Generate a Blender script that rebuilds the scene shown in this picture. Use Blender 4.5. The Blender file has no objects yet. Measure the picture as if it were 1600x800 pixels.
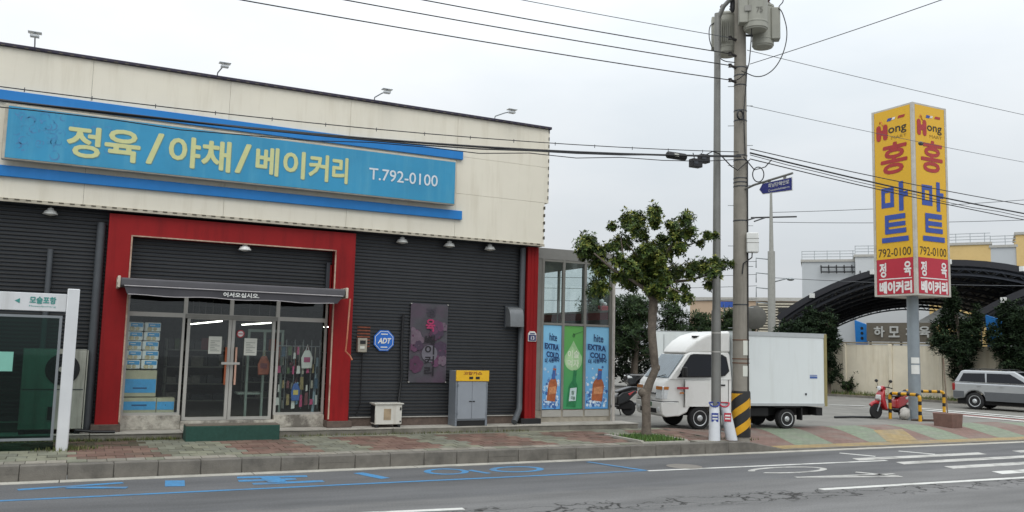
import bpy, bmesh, math, random
from mathutils import Matrix, Vector

# ------------------------------------------------------------------ camera, sky, sun, exposure
SC = bpy.context.scene
COL = SC.collection
EYE = 2.3
YAW, PITCH, ROLL = 0.46467, 0.104405, 0.02531
fwd = Vector((math.sin(YAW) * math.cos(PITCH), math.cos(YAW) * math.cos(PITCH), math.sin(PITCH)))
rgt = Vector((math.cos(YAW), -math.sin(YAW), 0))
upv = rgt.cross(fwd)
r2 = rgt * math.cos(ROLL) + upv * math.sin(ROLL)
u2 = upv * math.cos(ROLL) - rgt * math.sin(ROLL)
camd = bpy.data.cameras.new('camera')
camd.lens = 30.61
camd.sensor_width = 36
camd.clip_end = 3000
cam = bpy.data.objects.new('camera', camd)
COL.objects.link(cam)
cam.matrix_world = Matrix(((r2.x, u2.x, -fwd.x, 0), (r2.y, u2.y, -fwd.y, 0), (r2.z, u2.z, -fwd.z, EYE), (0, 0, 0, 1)))
SC.camera = cam

SUN_EL, SUN_AZ = math.radians(52), math.radians(205)
world = bpy.data.worlds.new('World')
SC.world = world
world.use_nodes = True
wn = world.node_tree
wn.nodes.clear()
def WN(t, **k):
    n = wn.nodes.new(t)
    for a, b in k.items(): setattr(n, a, b)
    return n
tc = WN('ShaderNodeTexCoord')
sep = WN('ShaderNodeSeparateXYZ')
wn.links.new(tc.outputs['Generated'], sep.inputs[0])
el = WN('ShaderNodeMapRange'); el.inputs[1].default_value = -0.05; el.inputs[2].default_value = 1; el.inputs[3].default_value = 0.58; el.inputs[4].default_value = 2.2
wn.links.new(sep.outputs['Z'], el.inputs[0])
mp = WN('ShaderNodeMapping'); mp.inputs['Scale'].default_value = (1, 1, 2.6)
wn.links.new(tc.outputs['Generated'], mp.inputs[0])
nz = WN('ShaderNodeTexNoise'); nz.inputs['Scale'].default_value = 2.3; nz.inputs['Detail'].default_value = 5; nz.inputs['Roughness'].default_value = .5
wn.links.new(mp.outputs[0], nz.inputs['Vector'])
cr = WN('ShaderNodeValToRGB')
cr.color_ramp.elements[0].position = .3; cr.color_ramp.elements[0].color = (.79, .85, .90, 1)
cr.color_ramp.elements[1].position = .72; cr.color_ramp.elements[1].color = (.99, 1.015, 1.04, 1)
wn.links.new(nz.outputs['Fac'], cr.inputs[0])
mul = WN('ShaderNodeVectorMath', operation='SCALE')
wn.links.new(cr.outputs[0], mul.inputs[0]); wn.links.new(el.outputs[0], mul.inputs['Scale'])
sky = WN('ShaderNodeTexSky', sky_type='NISHITA'); sky.sun_disc = False
sky.sun_elevation = SUN_EL; sky.sun_rotation = SUN_AZ; sky.air_density = 1; sky.dust_density = 6
bg1 = WN('ShaderNodeBackground'); bg1.inputs[1].default_value = 0.05
bg2 = WN('ShaderNodeBackground'); bg2.inputs[1].default_value = 1.0
wn.links.new(sky.outputs[0], bg1.inputs[0]); wn.links.new(mul.outputs[0], bg2.inputs[0])
mix = WN('ShaderNodeMixShader'); mix.inputs[0].default_value = .93       # a closed cloud deck over the clear sky
out = WN('ShaderNodeOutputWorld')
wn.links.new(bg1.outputs[0], mix.inputs[1]); wn.links.new(bg2.outputs[0], mix.inputs[2]); wn.links.new(mix.outputs[0], out.inputs[0])

sund = bpy.data.lights.new('sun', 'SUN'); sund.energy = 0.9; sund.angle = math.radians(40); sund.color = (1, .975, .94)
sun = bpy.data.objects.new('sun', sund); COL.objects.link(sun)
# azimuth measured from +Y clockwise; the sun stands behind the camera
sdir = Vector((math.sin(SUN_AZ) * math.cos(SUN_EL), math.cos(SUN_AZ) * math.cos(SUN_EL), math.sin(SUN_EL)))
sun.rotation_euler = sdir.to_track_quat('Z', 'Y').to_euler()
sun.location = (0, 0, 60)
vs = SC.view_settings
vs.view_transform = 'Standard'; vs.look = 'None'; vs.gamma = 1; vs.exposure = 0.0; vs.use_curve_mapping = False

# ------------------------------------------------------------------ materials
def lin(c):
    if isinstance(c, str):
        c = c.lstrip('#'); c = [int(c[i:i + 2], 16) / 255 for i in (0, 2, 4)]
        return tuple(x / 12.92 if x <= .04045 else ((x + .055) / 1.055) ** 2.4 for x in c)
    return tuple(c)
MATS = {}
def mat(name, col, rough=.6, metal=0, var=.12, scale=6, bump=0, bscale=40, streak=0, stain=None, stain_amt=.5, spec=.5, emit=0, coat=0, stretch=(1, 1, 1), sthr=(.5, .75)):
    if name in MATS: return MATS[name]
    m = bpy.data.materials.new(name); m.use_nodes = True
    nt = m.node_tree; N = nt.nodes; L = nt.links
    b = N['Principled BSDF']
    col = lin(col)
    b.inputs['Roughness'].default_value = rough; b.inputs['Metallic'].default_value = metal
    b.inputs['Specular IOR Level'].default_value = spec
    if coat: b.inputs['Coat Weight'].default_value = coat; b.inputs['Coat Roughness'].default_value = .06
    t = N.new('ShaderNodeTexCoord'); mpn = N.new('ShaderNodeMapping'); mpn.inputs['Scale'].default_value = stretch
    L.new(t.outputs['Object'], mpn.inputs[0])
    n = N.new('ShaderNodeTexNoise'); n.inputs['Scale'].default_value = scale; n.inputs['Detail'].default_value = 6; n.inputs['Roughness'].default_value = .6
    L.new(mpn.outputs[0], n.inputs['Vector'])
    r = N.new('ShaderNodeValToRGB')
    r.color_ramp.elements[0].position = .3; r.color_ramp.elements[1].position = .72
    r.color_ramp.elements[0].color = (*[max(0, c * (1 - var)) for c in col], 1)
    r.color_ramp.elements[1].color = (*[min(1, c * (1 + var)) for c in col], 1)
    L.new(n.outputs['Fac'], r.inputs[0])
    last = r.outputs[0]
    if stain:
        mp2 = N.new('ShaderNodeMapping'); mp2.inputs['Scale'].default_value = (3.5, 3.5, .35) if streak else (1, 1, 1)
        L.new(t.outputs['Object'], mp2.inputs[0])
        n2 = N.new('ShaderNodeTexNoise'); n2.inputs['Scale'].default_value = streak or 1.6; n2.inputs['Detail'].default_value = 8; n2.inputs['Roughness'].default_value = .65
        L.new(mp2.outputs[0], n2.inputs['Vector'])
        mr = N.new('ShaderNodeMapRange'); mr.inputs[1].default_value = sthr[0]; mr.inputs[2].default_value = sthr[1]; mr.inputs[4].default_value = stain_amt
        L.new(n2.outputs['Fac'], mr.inputs[0])
        mx = N.new('ShaderNodeMixRGB'); mx.inputs[2].default_value = (*lin(stain), 1)
        L.new(mr.outputs[0], mx.inputs[0]); L.new(last, mx.inputs[1]); last = mx.outputs[0]
    L.new(last, b.inputs['Base Color'])
    if emit:
        b.inputs['Emission Color'].default_value = (*col, 1); b.inputs['Emission Strength'].default_value = emit
    if bump:
        n3 = N.new('ShaderNodeTexNoise'); n3.inputs['Scale'].default_value = bscale; n3.inputs['Detail'].default_value = 5
        L.new(t.outputs['Object'], n3.inputs['Vector'])
        bp = N.new('ShaderNodeBump'); bp.inputs['Strength'].default_value = bump; bp.inputs['Distance'].default_value = .02
        L.new(n3.outputs['Fac'], bp.inputs['Height']); L.new(bp.outputs[0], b.inputs['Normal'])
    MATS[name] = m
    return m
def glass(name, tint, ior=1.45, rough=.02):
    if name in MATS: return MATS[name]
    m = bpy.data.materials.new(name); m.use_nodes = True
    nt = m.node_tree; nt.nodes.clear(); N = nt.nodes; L = nt.links
    o = N.new('ShaderNodeOutputMaterial'); mx = N.new('ShaderNodeMixShader')
    tr = N.new('ShaderNodeBsdfTransparent'); tr.inputs[0].default_value = (*tint, 1)
    gl = N.new('ShaderNodeBsdfGlossy'); gl.inputs['Roughness'].default_value = rough; gl.inputs[0].default_value = (.95, .97, 1, 1)
    lw = N.new('ShaderNodeLayerWeight'); lw.inputs[0].default_value = .5      # Schlick reflectance, the same from both sides of the sheet
    pw = N.new('ShaderNodeMath'); pw.operation = 'POWER'; pw.inputs[1].default_value = 5; L.new(lw.outputs['Facing'], pw.inputs[0])
    f0 = ((ior - 1) / (ior + 1)) ** 2
    fr = N.new('ShaderNodeMath'); fr.operation = 'MULTIPLY_ADD'; fr.inputs[1].default_value = 1 - f0; fr.inputs[2].default_value = f0; L.new(pw.outputs[0], fr.inputs[0])
    L.new(fr.outputs[0], mx.inputs[0]); L.new(tr.outputs[0], mx.inputs[1]); L.new(gl.outputs[0], mx.inputs[2]); L.new(mx.outputs[0], o.inputs[0])
    MATS[name] = m
    return m
def emat(name, col, s):
    if name in MATS: return MATS[name]
    m = bpy.data.materials.new(name); m.use_nodes = True
    b = m.node_tree.nodes['Principled BSDF']; b.inputs['Base Color'].default_value = (*col, 1)
    b.inputs['Emission Color'].default_value = (*col, 1); b.inputs['Emission Strength'].default_value = s
    MATS[name] = m
    return m

def asphalt():
    m = bpy.data.materials.new('asphalt'); m.use_nodes = True
    N = m.node_tree.nodes; L = m.node_tree.links; b = N['Principled BSDF']; b.inputs['Roughness'].default_value = .88; b.inputs['Specular IOR Level'].default_value = .3
    t = N.new('ShaderNodeTexCoord')
    n1 = N.new('ShaderNodeTexNoise'); n1.inputs['Scale'].default_value = .55; n1.inputs['Detail'].default_value = 8; n1.inputs['Roughness'].default_value = .6
    mp1 = N.new('ShaderNodeMapping'); mp1.inputs['Scale'].default_value = (.35, 1.6, 1)
    L.new(t.outputs['Object'], mp1.inputs[0]); L.new(mp1.outputs[0], n1.inputs['Vector'])
    n2 = N.new('ShaderNodeTexNoise'); n2.inputs['Scale'].default_value = 38; n2.inputs['Detail'].default_value = 5; n2.inputs['Roughness'].default_value = .75; L.new(t.outputs['Object'], n2.inputs['Vector'])
    # newer, darker lane beside the kerb against the older, paler lane
    s = N.new('ShaderNodeSeparateXYZ'); L.new(t.outputs['Object'], s.inputs[0])
    ad = N.new('ShaderNodeMath'); ad.operation = 'ADD'
    w = N.new('ShaderNodeTexNoise'); w.inputs['Scale'].default_value = .8; L.new(t.outputs['Object'], w.inputs['Vector'])
    wm = N.new('ShaderNodeMath'); wm.operation = 'MULTIPLY_ADD'; wm.inputs[1].default_value = .5; wm.inputs[2].default_value = -.25; L.new(w.outputs['Fac'], wm.inputs[0])
    L.new(s.outputs['Y'], ad.inputs[0]); L.new(wm.outputs[0], ad.inputs[1])
    mr = N.new('ShaderNodeMapRange'); mr.inputs[1].default_value = 12.35; mr.inputs[2].default_value = 12.6; L.new(ad.outputs[0], mr.inputs[0])
    c1 = N.new('ShaderNodeMixRGB'); c1.inputs[1].default_value = (.150, .149, .147, 1); c1.inputs[2].default_value = (.110, .111, .113, 1); L.new(mr.outputs[0], c1.inputs[0])
    rmp = N.new('ShaderNodeMapRange'); rmp.inputs[1].default_value = .25; rmp.inputs[2].default_value = .75; rmp.inputs[3].default_value = .62; rmp.inputs[4].default_value = 1.36; L.new(n1.outputs['Fac'], rmp.inputs[0])
    rm2 = N.new('ShaderNodeMapRange'); rm2.inputs[1].default_value = .3; rm2.inputs[2].default_value = .7; rm2.inputs[3].default_value = .66; rm2.inputs[4].default_value = 1.34; L.new(n2.outputs['Fac'], rm2.inputs[0])
    mm = N.new('ShaderNodeMath'); mm.operation = 'MULTIPLY'; L.new(rmp.outputs[0], mm.inputs[0]); L.new(rm2.outputs[0], mm.inputs[1])
    sc = N.new('ShaderNodeVectorMath'); sc.operation = 'SCALE'; L.new(c1.outputs[0], sc.inputs[0]); L.new(mm.outputs[0], sc.inputs['Scale'])
    # cracked band along the old lane
    v = N.new('ShaderNodeTexVoronoi'); v.feature = 'DISTANCE_TO_EDGE'; v.inputs['Scale'].default_value = 1.7
    mp2 = N.new('ShaderNodeMapping'); mp2.inputs['Scale'].default_value = (.62, 1.5, 1)
    wv = N.new('ShaderNodeTexNoise'); wv.inputs['Scale'].default_value = 2.2; wv.inputs['Detail'].default_value = 4; L.new(t.outputs['Object'], wv.inputs['Vector'])
    va = N.new('ShaderNodeVectorMath'); va.operation = 'MULTIPLY_ADD'; va.inputs[1].default_value = (.9, .9, .9); L.new(wv.outputs['Color'], va.inputs[0]); L.new(t.outputs['Object'], va.inputs[2])
    L.new(va.outputs[0], mp2.inputs[0]); L.new(mp2.outputs[0], v.inputs['Vector'])
    cl = N.new('ShaderNodeMapRange'); cl.inputs[1].default_value = .012; cl.inputs[2].default_value = .05; cl.inputs[3].default_value = 1; cl.inputs[4].default_value = 0; L.new(v.outputs['Distance'], cl.inputs[0])
    ya = N.new('ShaderNodeMath'); ya.operation = 'MULTIPLY_ADD'; ya.inputs[1].default_value = .045; L.new(s.outputs['X'], ya.inputs[0]); L.new(ad.outputs[0], ya.inputs[2])
    yb = N.new('ShaderNodeMath'); yb.operation = 'SUBTRACT'; yb.inputs[1].default_value = 11.45; L.new(ya.outputs[0], yb.inputs[0])
    yc = N.new('ShaderNodeMath'); yc.operation = 'ABSOLUTE'; L.new(yb.outputs[0], yc.inputs[0])
    bd = N.new('ShaderNodeMapRange'); bd.inputs[1].default_value = .25; bd.inputs[2].default_value = .55; bd.inputs[3].default_value = 1; bd.inputs[4].default_value = 0; L.new(yc.outputs[0], bd.inputs[0])
    cm = N.new('ShaderNodeMath'); cm.operation = 'MULTIPLY'; L.new(cl.outputs[0], cm.inputs[0]); L.new(bd.outputs[0], cm.inputs[1])
    c2 = N.new('ShaderNodeMixRGB'); c2.inputs[2].default_value = (.022, .021, .02, 1); L.new(cm.outputs[0], c2.inputs[0]); L.new(sc.outputs[0], c2.inputs[1])
    L.new(c2.outputs[0], b.inputs['Base Color'])
    bp = N.new('ShaderNodeBump'); bp.inputs['Strength'].default_value = .25; bp.inputs['Distance'].default_value = .01; L.new(n2.outputs['Fac'], bp.inputs['Height']); L.new(bp.outputs[0], b.inputs['Normal'])
    return m
def paving_mat(name, col, var=.2):
    """small concrete blocks too far away to tell apart: colour, joints and fine relief only"""
    m = bpy.data.materials.new(name); m.use_nodes = True
    N = m.node_tree.nodes; L = m.node_tree.links; b = N['Principled BSDF']; b.inputs['Roughness'].default_value = .9
    col = lin(col)
    t = N.new('ShaderNodeTexCoord')
    br = N.new('ShaderNodeTexBrick'); br.inputs['Scale'].default_value = 1; br.inputs['Brick Width'].default_value = .22; br.inputs['Row Height'].default_value = .11; br.inputs['Mortar Size'].default_value = .006
    br.inputs['Color1'].default_value = (*[c * (1 - var * .6) for c in col], 1); br.inputs['Color2'].default_value = (*[min(1, c * (1 + var * .6)) for c in col], 1); br.inputs['Mortar'].default_value = (*[c * .6 for c in col], 1)
    L.new(t.outputs['Object'], br.inputs['Vector'])
    n = N.new('ShaderNodeTexNoise'); n.inputs['Scale'].default_value = 1.3; n.inputs['Detail'].default_value = 8; L.new(t.outputs['Object'], n.inputs['Vector'])
    mr = N.new('ShaderNodeMapRange'); mr.inputs[1].default_value = .45; mr.inputs[2].default_value = .7; mr.inputs[4].default_value = .55; L.new(n.outputs['Fac'], mr.inputs[0])
    mx = N.new('ShaderNodeMixRGB'); mx.inputs[2].default_value = (.2, .19, .165, 1); L.new(mr.outputs[0], mx.inputs[0]); L.new(br.outputs['Color'], mx.inputs[1])
    L.new(mx.outputs[0], b.inputs['Base Color'])
    bp = N.new('ShaderNodeBump'); bp.inputs['Strength'].default_value = .3; bp.inputs['Distance'].default_value = .01; L.new(br.outputs['Fac'], bp.inputs['Height']); bp.invert = True; L.new(bp.outputs[0], b.inputs['Normal'])
    return m

# ------------------------------------------------------------------ mesh helpers
class MB:
    def __init__(self): self.v, self.f, self.m = [], [], []
    def add(self, vs, fs, m=0):
        o = len(self.v); self.v += [tuple(p) for p in vs]; self.f += [tuple(i + o for i in q) for q in fs]; self.m += [m] * len(fs); return self
    def box(self, x0, x1, y0, y1, z0, z1, m=0):
        vs = [(x, y, z) for z in (z0, z1) for y in (y0, y1) for x in (x0, x1)]
        return self.add(vs, [(0, 2, 3, 1), (4, 5, 7, 6), (0, 1, 5, 4), (2, 6, 7, 3), (0, 4, 6, 2), (1, 3, 7, 5)], m)
    def tube(self, pts, r, n=8, m=0, caps=True):
        pts = [Vector(p) for p in pts]; k = len(pts)
        rs = list(r) if isinstance(r, (list, tuple)) else [r] * k
        vs = []; up = None
        for i, p in enumerate(pts):
            d = (pts[min(i + 1, k - 1)] - pts[max(i - 1, 0)]).normalized()
            if up is None: up = Vector((0, 0, 1)) if abs(d.z) < .9 else Vector((1, 0, 0))
            s = d.cross(up)
            if s.length < 1e-4: s = d.orthogonal()
            s.normalize(); up = s.cross(d).normalized()
            for j in range(n):
                a = 2 * math.pi * j / n; vs.append(p + (s * math.cos(a) + up * math.sin(a)) * rs[i])
        fs = [(i * n + j, i * n + (j + 1) % n, (i + 1) * n + (j + 1) % n, (i + 1) * n + j) for i in range(k - 1) for j in range(n)]
        if caps: fs += [tuple(range(n - 1, -1, -1)), tuple(range((k - 1) * n, k * n))]
        return self.add(vs, fs, m)
    def cyl(self, a, b, r0, r1=None, n=14, m=0): return self.tube([a, b], [r0, r0 if r1 is None else r1], n, m)
    def prism(self, poly, y0, y1, m=0):      # polygon in XZ, pushed along Y
        n = len(poly); vs = [(x, y0, z) for x, z in poly] + [(x, y1, z) for x, z in poly]
        return self.add(vs, [tuple(range(n)), tuple(range(2 * n - 1, n - 1, -1))] + [((i + 1) % n, i, i + n, (i + 1) % n + n) for i in range(n)], m)
    def slab(self, poly, z0, z1, m=0):       # polygon in XY, pushed along Z
        n = len(poly); vs = [(x, y, z0) for x, y in poly] + [(x, y, z1) for x, y in poly]
        return self.add(vs, [tuple(range(n - 1, -1, -1)), tuple(range(n, 2 * n))] + [(i, (i + 1) % n, (i + 1) % n + n, i + n) for i in range(n)], m)
    def lathe(self, prof, c=(0, 0, 0), n=16, m=0, axis='z'):
        k = len(prof); vs = []
        for r, z in prof:
            for j in range(n):
                a = 2 * math.pi * j / n; p = (r * math.cos(a), r * math.sin(a), z)
                if axis == 'y': p = (p[0], p[2], p[1])
                if axis == 'x': p = (p[2], p[0], p[1])
                vs.append((p[0] + c[0], p[1] + c[1], p[2] + c[2]))
        fs = [(i * n + j, i * n + (j + 1) % n, (i + 1) * n + (j + 1) % n, (i + 1) * n + j) for i in range(k - 1) for j in range(n)]
        fs += [tuple(range(n - 1, -1, -1)), tuple(range((k - 1) * n, k * n))]
        return self.add(vs, fs, m)
    def sphere(self, c, r, n=12, k=8, m=0):
        rx, ry, rz = r if isinstance(r, tuple) else (r, r, r)
        vs = []
        for i in range(k + 1):
            t = math.pi * i / k
            for j in range(n):
                a = 2 * math.pi * j / n
                vs.append((c[0] + rx * math.sin(t) * math.cos(a), c[1] + ry * math.sin(t) * math.sin(a), c[2] + rz * math.cos(t)))
        return self.add(vs, [((i + 1) * n + j, (i + 1) * n + (j + 1) % n, i * n + (j + 1) % n, i * n + j) for i in range(k) for j in range(n)], m)
    def mesh(self, name, mats):
        me = bpy.data.meshes.new(name); me.from_pydata(self.v, [], self.f)
        for q in (mats if isinstance(mats, (list, tuple)) else [mats]): me.materials.append(q)
        if any(self.m): me.polygons.foreach_set('material_index', self.m)
        me.update(); return me
    def build(self, name, mats, parent=None, smooth=False, bevel=0, seg=2, local=False, fix=True):
        me = self.mesh(name, mats)
        if fix:
            bm = bmesh.new(); bm.from_mesh(me); bmesh.ops.recalc_face_normals(bm, faces=bm.faces); bm.to_mesh(me); bm.free()
        return link(name, me, parent, smooth, bevel, seg, local)
def world_of(o):
    return o.matrix_basis.copy() if o.parent is None else world_of(o.parent) @ o.matrix_parent_inverse @ o.matrix_basis
def link(name, me, parent=None, smooth=False, bevel=0, seg=2, local=False):
    o = bpy.data.objects.new(name, me); COL.objects.link(o)
    if parent is not None:
        o.parent = parent
        if not local: o.matrix_parent_inverse = world_of(parent).inverted()
    if smooth:
        me.polygons.foreach_set('use_smooth', [True] * len(me.polygons)); me.set_sharp_from_angle(angle=math.radians(38))
    if bevel:
        md = o.modifiers.new('edge', 'BEVEL'); md.width = bevel; md.segments = seg; md.limit_method = 'ANGLE'; md.angle_limit = math.radians(35)
        me.polygons.foreach_set('use_smooth', [True] * len(me.polygons)); me.set_sharp_from_angle(angle=math.radians(60)); md.harden_normals = False
    return o
def tag(o, label=None, cat=None, group=None, kind=None):
    if label: o['label'] = label
    if cat: o['category'] = cat
    if group: o['group'] = group
    if kind: o['kind'] = kind
    return o
def thing(name, label, cat, loc=(0, 0, 0), rz=0, group=None):
    o = bpy.data.objects.new(name, None); o.empty_display_size = .2; COL.objects.link(o)
    o.matrix_basis = Matrix.Translation(loc) @ Matrix.Rotation(rz, 4, 'Z')
    return tag(o, label, cat, group)
def copy_tree(o, parent=None):
    c = o.copy(); COL.objects.link(c); c.parent = parent
    if parent is not None: c.matrix_parent_inverse = o.matrix_parent_inverse.copy()
    for ch in list(o.children): copy_tree(ch, c)
    return c
TXT = {}
def text_geo(body, bold):
    if (body, bold) not in TXT:
        c = bpy.data.curves.new('lettering', 'FONT'); c.body = body; c.offset = bold; c.resolution_u = 3
        o = bpy.data.objects.new('lettering', c); COL.objects.link(o)
        me = bpy.data.meshes.new_from_object(o.evaluated_get(bpy.context.evaluated_depsgraph_get()))
        vs = [(v.co.x, v.co.y) for v in me.vertices]; fs = [tuple(p.vertices) for p in me.polygons]
        bpy.data.objects.remove(o); bpy.data.meshes.remove(me); bpy.data.curves.remove(c)
        x0, x1 = min(v[0] for v in vs), max(v[0] for v in vs); y0, y1 = min(v[1] for v in vs), max(v[1] for v in vs)
        TXT[(body, bold)] = ([((x - x0) / (x1 - x0), (y - y0) / (y1 - y0)) for x, y in vs], fs)
    return TXT[(body, bold)]
def letters(body, m, parent, o, ux, uz, bold=.02, local=False, name='lettering', nrm=None, thick=0):
    """printed or cut lettering filling the parallelogram o, o+ux, o+uz"""
    vs, fs = text_geo(body, 0)
    o, ux, uz = Vector(o), Vector(ux), Vector(uz); b = MB()
    nv = ux.cross(uz).normalized(); hh = uz.length
    sh = [(0, 0)] + ([(math.cos(k * math.tau / 8), math.sin(k * math.tau / 8)) for k in range(8)] if bold > .005 else [])
    sx = max(0, 1 - 2 * bold * hh / ux.length) if bold > .005 else 1; sy = max(0, 1 - 2 * bold) if bold > .005 else 1
    for k, (dx, dy) in enumerate(sh):      # heavy strokes: the outline overlaid round itself, each copy a hair apart
        b.add([o + ux * (.5 + (x - .5) * sx) + uz * (.5 + (y - .5) * sy) + (ux.normalized() * dx + uz.normalized() * dy) * bold * hh + nv * (.00025 * k) for x, y in vs], fs)
    ob = b.build(name, m, parent, local=local, fix=False)
    if thick:
        md = ob.modifiers.new('depth', 'SOLIDIFY'); md.thickness = thick; md.offset = 0
    return ob
def sm(t): t = max(0, min(1, t)); return t * t * (3 - 2 * t)
def gh(x, y):
    """height of the lot and side street above the carriageway"""
    if y < 15.95: return 0
    t = sm((y - 15.95) / 2.6); w = sm((x - 27) / 5)
    return .015 + (.2 * (1 - w) + .09 * w) * t
def wire(p0, p1, sag, r, n=24, wob=0, seed=0):
    p0, p1 = Vector(p0), Vector(p1); q = []; rn = random.Random(seed)
    for i in range(n + 1):
        t = i / n; p = p0.lerp(p1, t); p.z -= sag * 4 * t * (1 - t)
        if wob and 0 < i < n: p.z += rn.uniform(-wob, wob)
        q.append(p)
    return q
R = random.Random(7)

M_asph = asphalt()
white_p = mat('white_paint', '#c9c9c4', .6, var=.1, stain='#66655f', stain_amt=.7, sthr=(.5, .68))
worn_p = mat('worn_white_paint', '#b3b2ad', .7, var=.12, scale=14, stain='#62615d', stain_amt=.75, sthr=(.48, .66))

# ------------------------------------------------------------------ the setting: road, kerb, sidewalk, lot
road = MB().add([(-300, -80, 0), (400, -80, 0), (400, 15.7, 0), (-300, 15.7, 0)], [(0, 1, 2, 3)]).build('road', M_asph)
tag(road, kind='structure')
conc = mat('concrete', '#8f8d86', .9, var=.16, scale=5, bump=.2, bscale=60, stain='#4f4d47', stain_amt=.6)
kerb_m = mat('kerb_concrete', '#6d6962', .9, var=.22, scale=4, bump=.35, bscale=50, stain='#3c3a37', stain_amt=.65)
gut_m = mat('gutter_concrete', '#aaa79d', .9, var=.15, scale=3, stain='#6d6a63', stain_amt=.6)
gut = MB()
for i in range(30):
    x = -12 + i * 3.0
    gut.box(x, x + 2.985, 15.69, 15.945, -.1, .006)
tag(gut.build('gutter', gut_m), kind='structure')

xs = [-150, -60, -12] + [13.4 + i * .6 for i in range(44)] + [42, 48, 56, 70, 100, 160, 400]
ys = [15.95 + i * .3 for i in range(12)] + [20.5, 22, 24, 27, 30, 34, 40, 50, 70, 110, 200, 600]
tb = MB()
tb.add([(x, y, gh(x, y) if x > 13.9 else .12) for y in ys for x in xs], [(j * len(xs) + i, j * len(xs) + i + 1, (j + 1) * len(xs) + i + 1, (j + 1) * len(xs) + i) for j in range(len(ys) - 1) for i in range(len(xs) - 1)])
lot_m = mat('lot_asphalt', '#77756f', .92, var=.2, scale=1.1, bump=.2, bscale=40, stain='#5b5a55', stain_amt=.6)
tag(tb.build('ground', lot_m, smooth=True), kind='structure')

# kerb stones
kerb = thing('kerb', None, None, (2, 15.95, 0)); tag(kerb, kind='structure')
KL = .68
nk = 41
for i in range(nk):
    x = 13.7 - (i + 1) * KL
    dz = R.uniform(-.006, .006); dy = R.uniform(-.006, .006)
    MB().box(x + .0025, x + KL - .0025, 15.95 + dy, 16.15, -.05, .25 + dz).build('kerb_stone', kerb_m, kerb, bevel=.018)
b = MB(); b.prism([(13.704, -.05), (15.5, -.05), (15.5, .02), (14.35, .235), (13.704, .25)], 15.95, 16.15)
b.build('kerb_stone', kerb_m, kerb, bevel=.015)
b = MB(); b.box(15.505, 60, 15.95, 16.1, -.05, .028); b.build('dropped_kerb', kerb_m, kerb)

# sidewalk with pavers
side = thing('sidewalk', None, None, (4, 17.5, .2)); tag(side, kind='structure')
def sz(y): return .25 + (y - 16.15) / 2.75 * .05
def slope_slab(b, x0, x1, y0, y1, th, dz=0, m=0):
    vs = [(x0, y0, sz(y0) - th), (x1, y0, sz(y0) - th), (x1, y1, sz(y1) - th), (x0, y1, sz(y1) - th), (x0, y0, sz(y0) + dz), (x1, y0, sz(y0) + dz), (x1, y1, sz(y1) + dz), (x0, y1, sz(y1) + dz)]
    b.add(vs, [(3, 2, 1, 0), (4, 5, 6, 7), (0, 1, 5, 4), (1, 2, 6, 5), (2, 3, 7, 6), (3, 0, 4, 7)], m)
joint_m = mat('paver_joint', '#4a4840', .95, var=.3, scale=8, stain='#3d4a22', stain_amt=.7)
b = MB(); slope_slab(b, -14, 13.9, 16.152, 18.9, .2, -.012); b.build('paving_bed', joint_m, side)
green_p = [mat('paver_green%d' % i, c, .92, var=.16, scale=9, bump=.25, bscale=90, stain='#4b4a3c', stain_amt=.5) for i, c in enumerate(('#7a7b6c', '#737467', '#81816f', '#6d6d5e'))]
red_p = [mat('paver_red%d' % i, c, .92, var=.16, scale=9, bump=.25, bscale=90, stain='#4c3b33', stain_amt=.5) for i, c in enumerate(('#755c51', '#6c5349', '#7a6356', '#67554a'))]
grey_p = [mat('paver_grey%d' % i, c, .92, var=.15, scale=9, bump=.25, bscale=90, stain='#55513f', stain_amt=.5) for i, c in enumerate(('#878379', '#7e7a70', '#8e897e'))]
moss_p = [mat('paver_moss%d' % i, c, .95, var=.3, scale=9, bump=.3, bscale=60, stain='#3a4420', stain_amt=.7) for i, c in enumerate(('#54483a', '#4a4434', '#5c4c40'))]
REDS = [(-5.6, -4.2), (-2.7, -1.3), (.1, 1.5), (2.85, 4.3), (5.3, 6.8), (7.6, 9.3), (10.2, 11.8), (12.6, 14)]
def paver_mat(cx, row, rows):
    if row >= 6 and -.4 < cx < 1.5 + .1 * (row - 7): return R.choice(moss_p)
    if row == 0: return R.choice(grey_p + green_p[:1])
    if row < rows - 1 and any(a < cx < c for a, c in REDS): return R.choice(red_p)
    return R.choice(green_p)
PW = .3; rows = 9; rh = (18.9 - 16.16) / rows
pit = (11.55, 12.75, 16.3, 17.75)
far = MB(); far_ms = green_p + red_p + grey_p
for i in range(int((13.9 + 14) / PW)):
    x = -14.02 + i * PW
    for r in range(rows):
        y0 = 16.16 + r * rh; off = (PW / 2 if r % 2 else 0)
        xa, xb = x + off, x + off + PW
        if xb > 13.9: continue
        if xb > pit[0] and xa < pit[1] and y0 + rh > pit[2] and y0 < pit[3]: continue
        pm = paver_mat((xa + xb) / 2 + .15 * (r - 4) * .4, r, rows)
        dz = R.uniform(-.004, .005)
        if -1.6 < xa < 7.9:
            q = MB(); slope_slab(q, xa + .006, xb - .006, y0 + .006, y0 + rh - .006, .03, dz)
            q.build('paver', pm, side, fix=False)
        else:
            slope_slab(far, xa + .006, xb - .006, y0 + .006, y0 + rh - .006, .03, dz, far_ms.index(pm))
tag(far.build('paver_field', far_ms, side, fix=False), kind='stuff')
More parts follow.
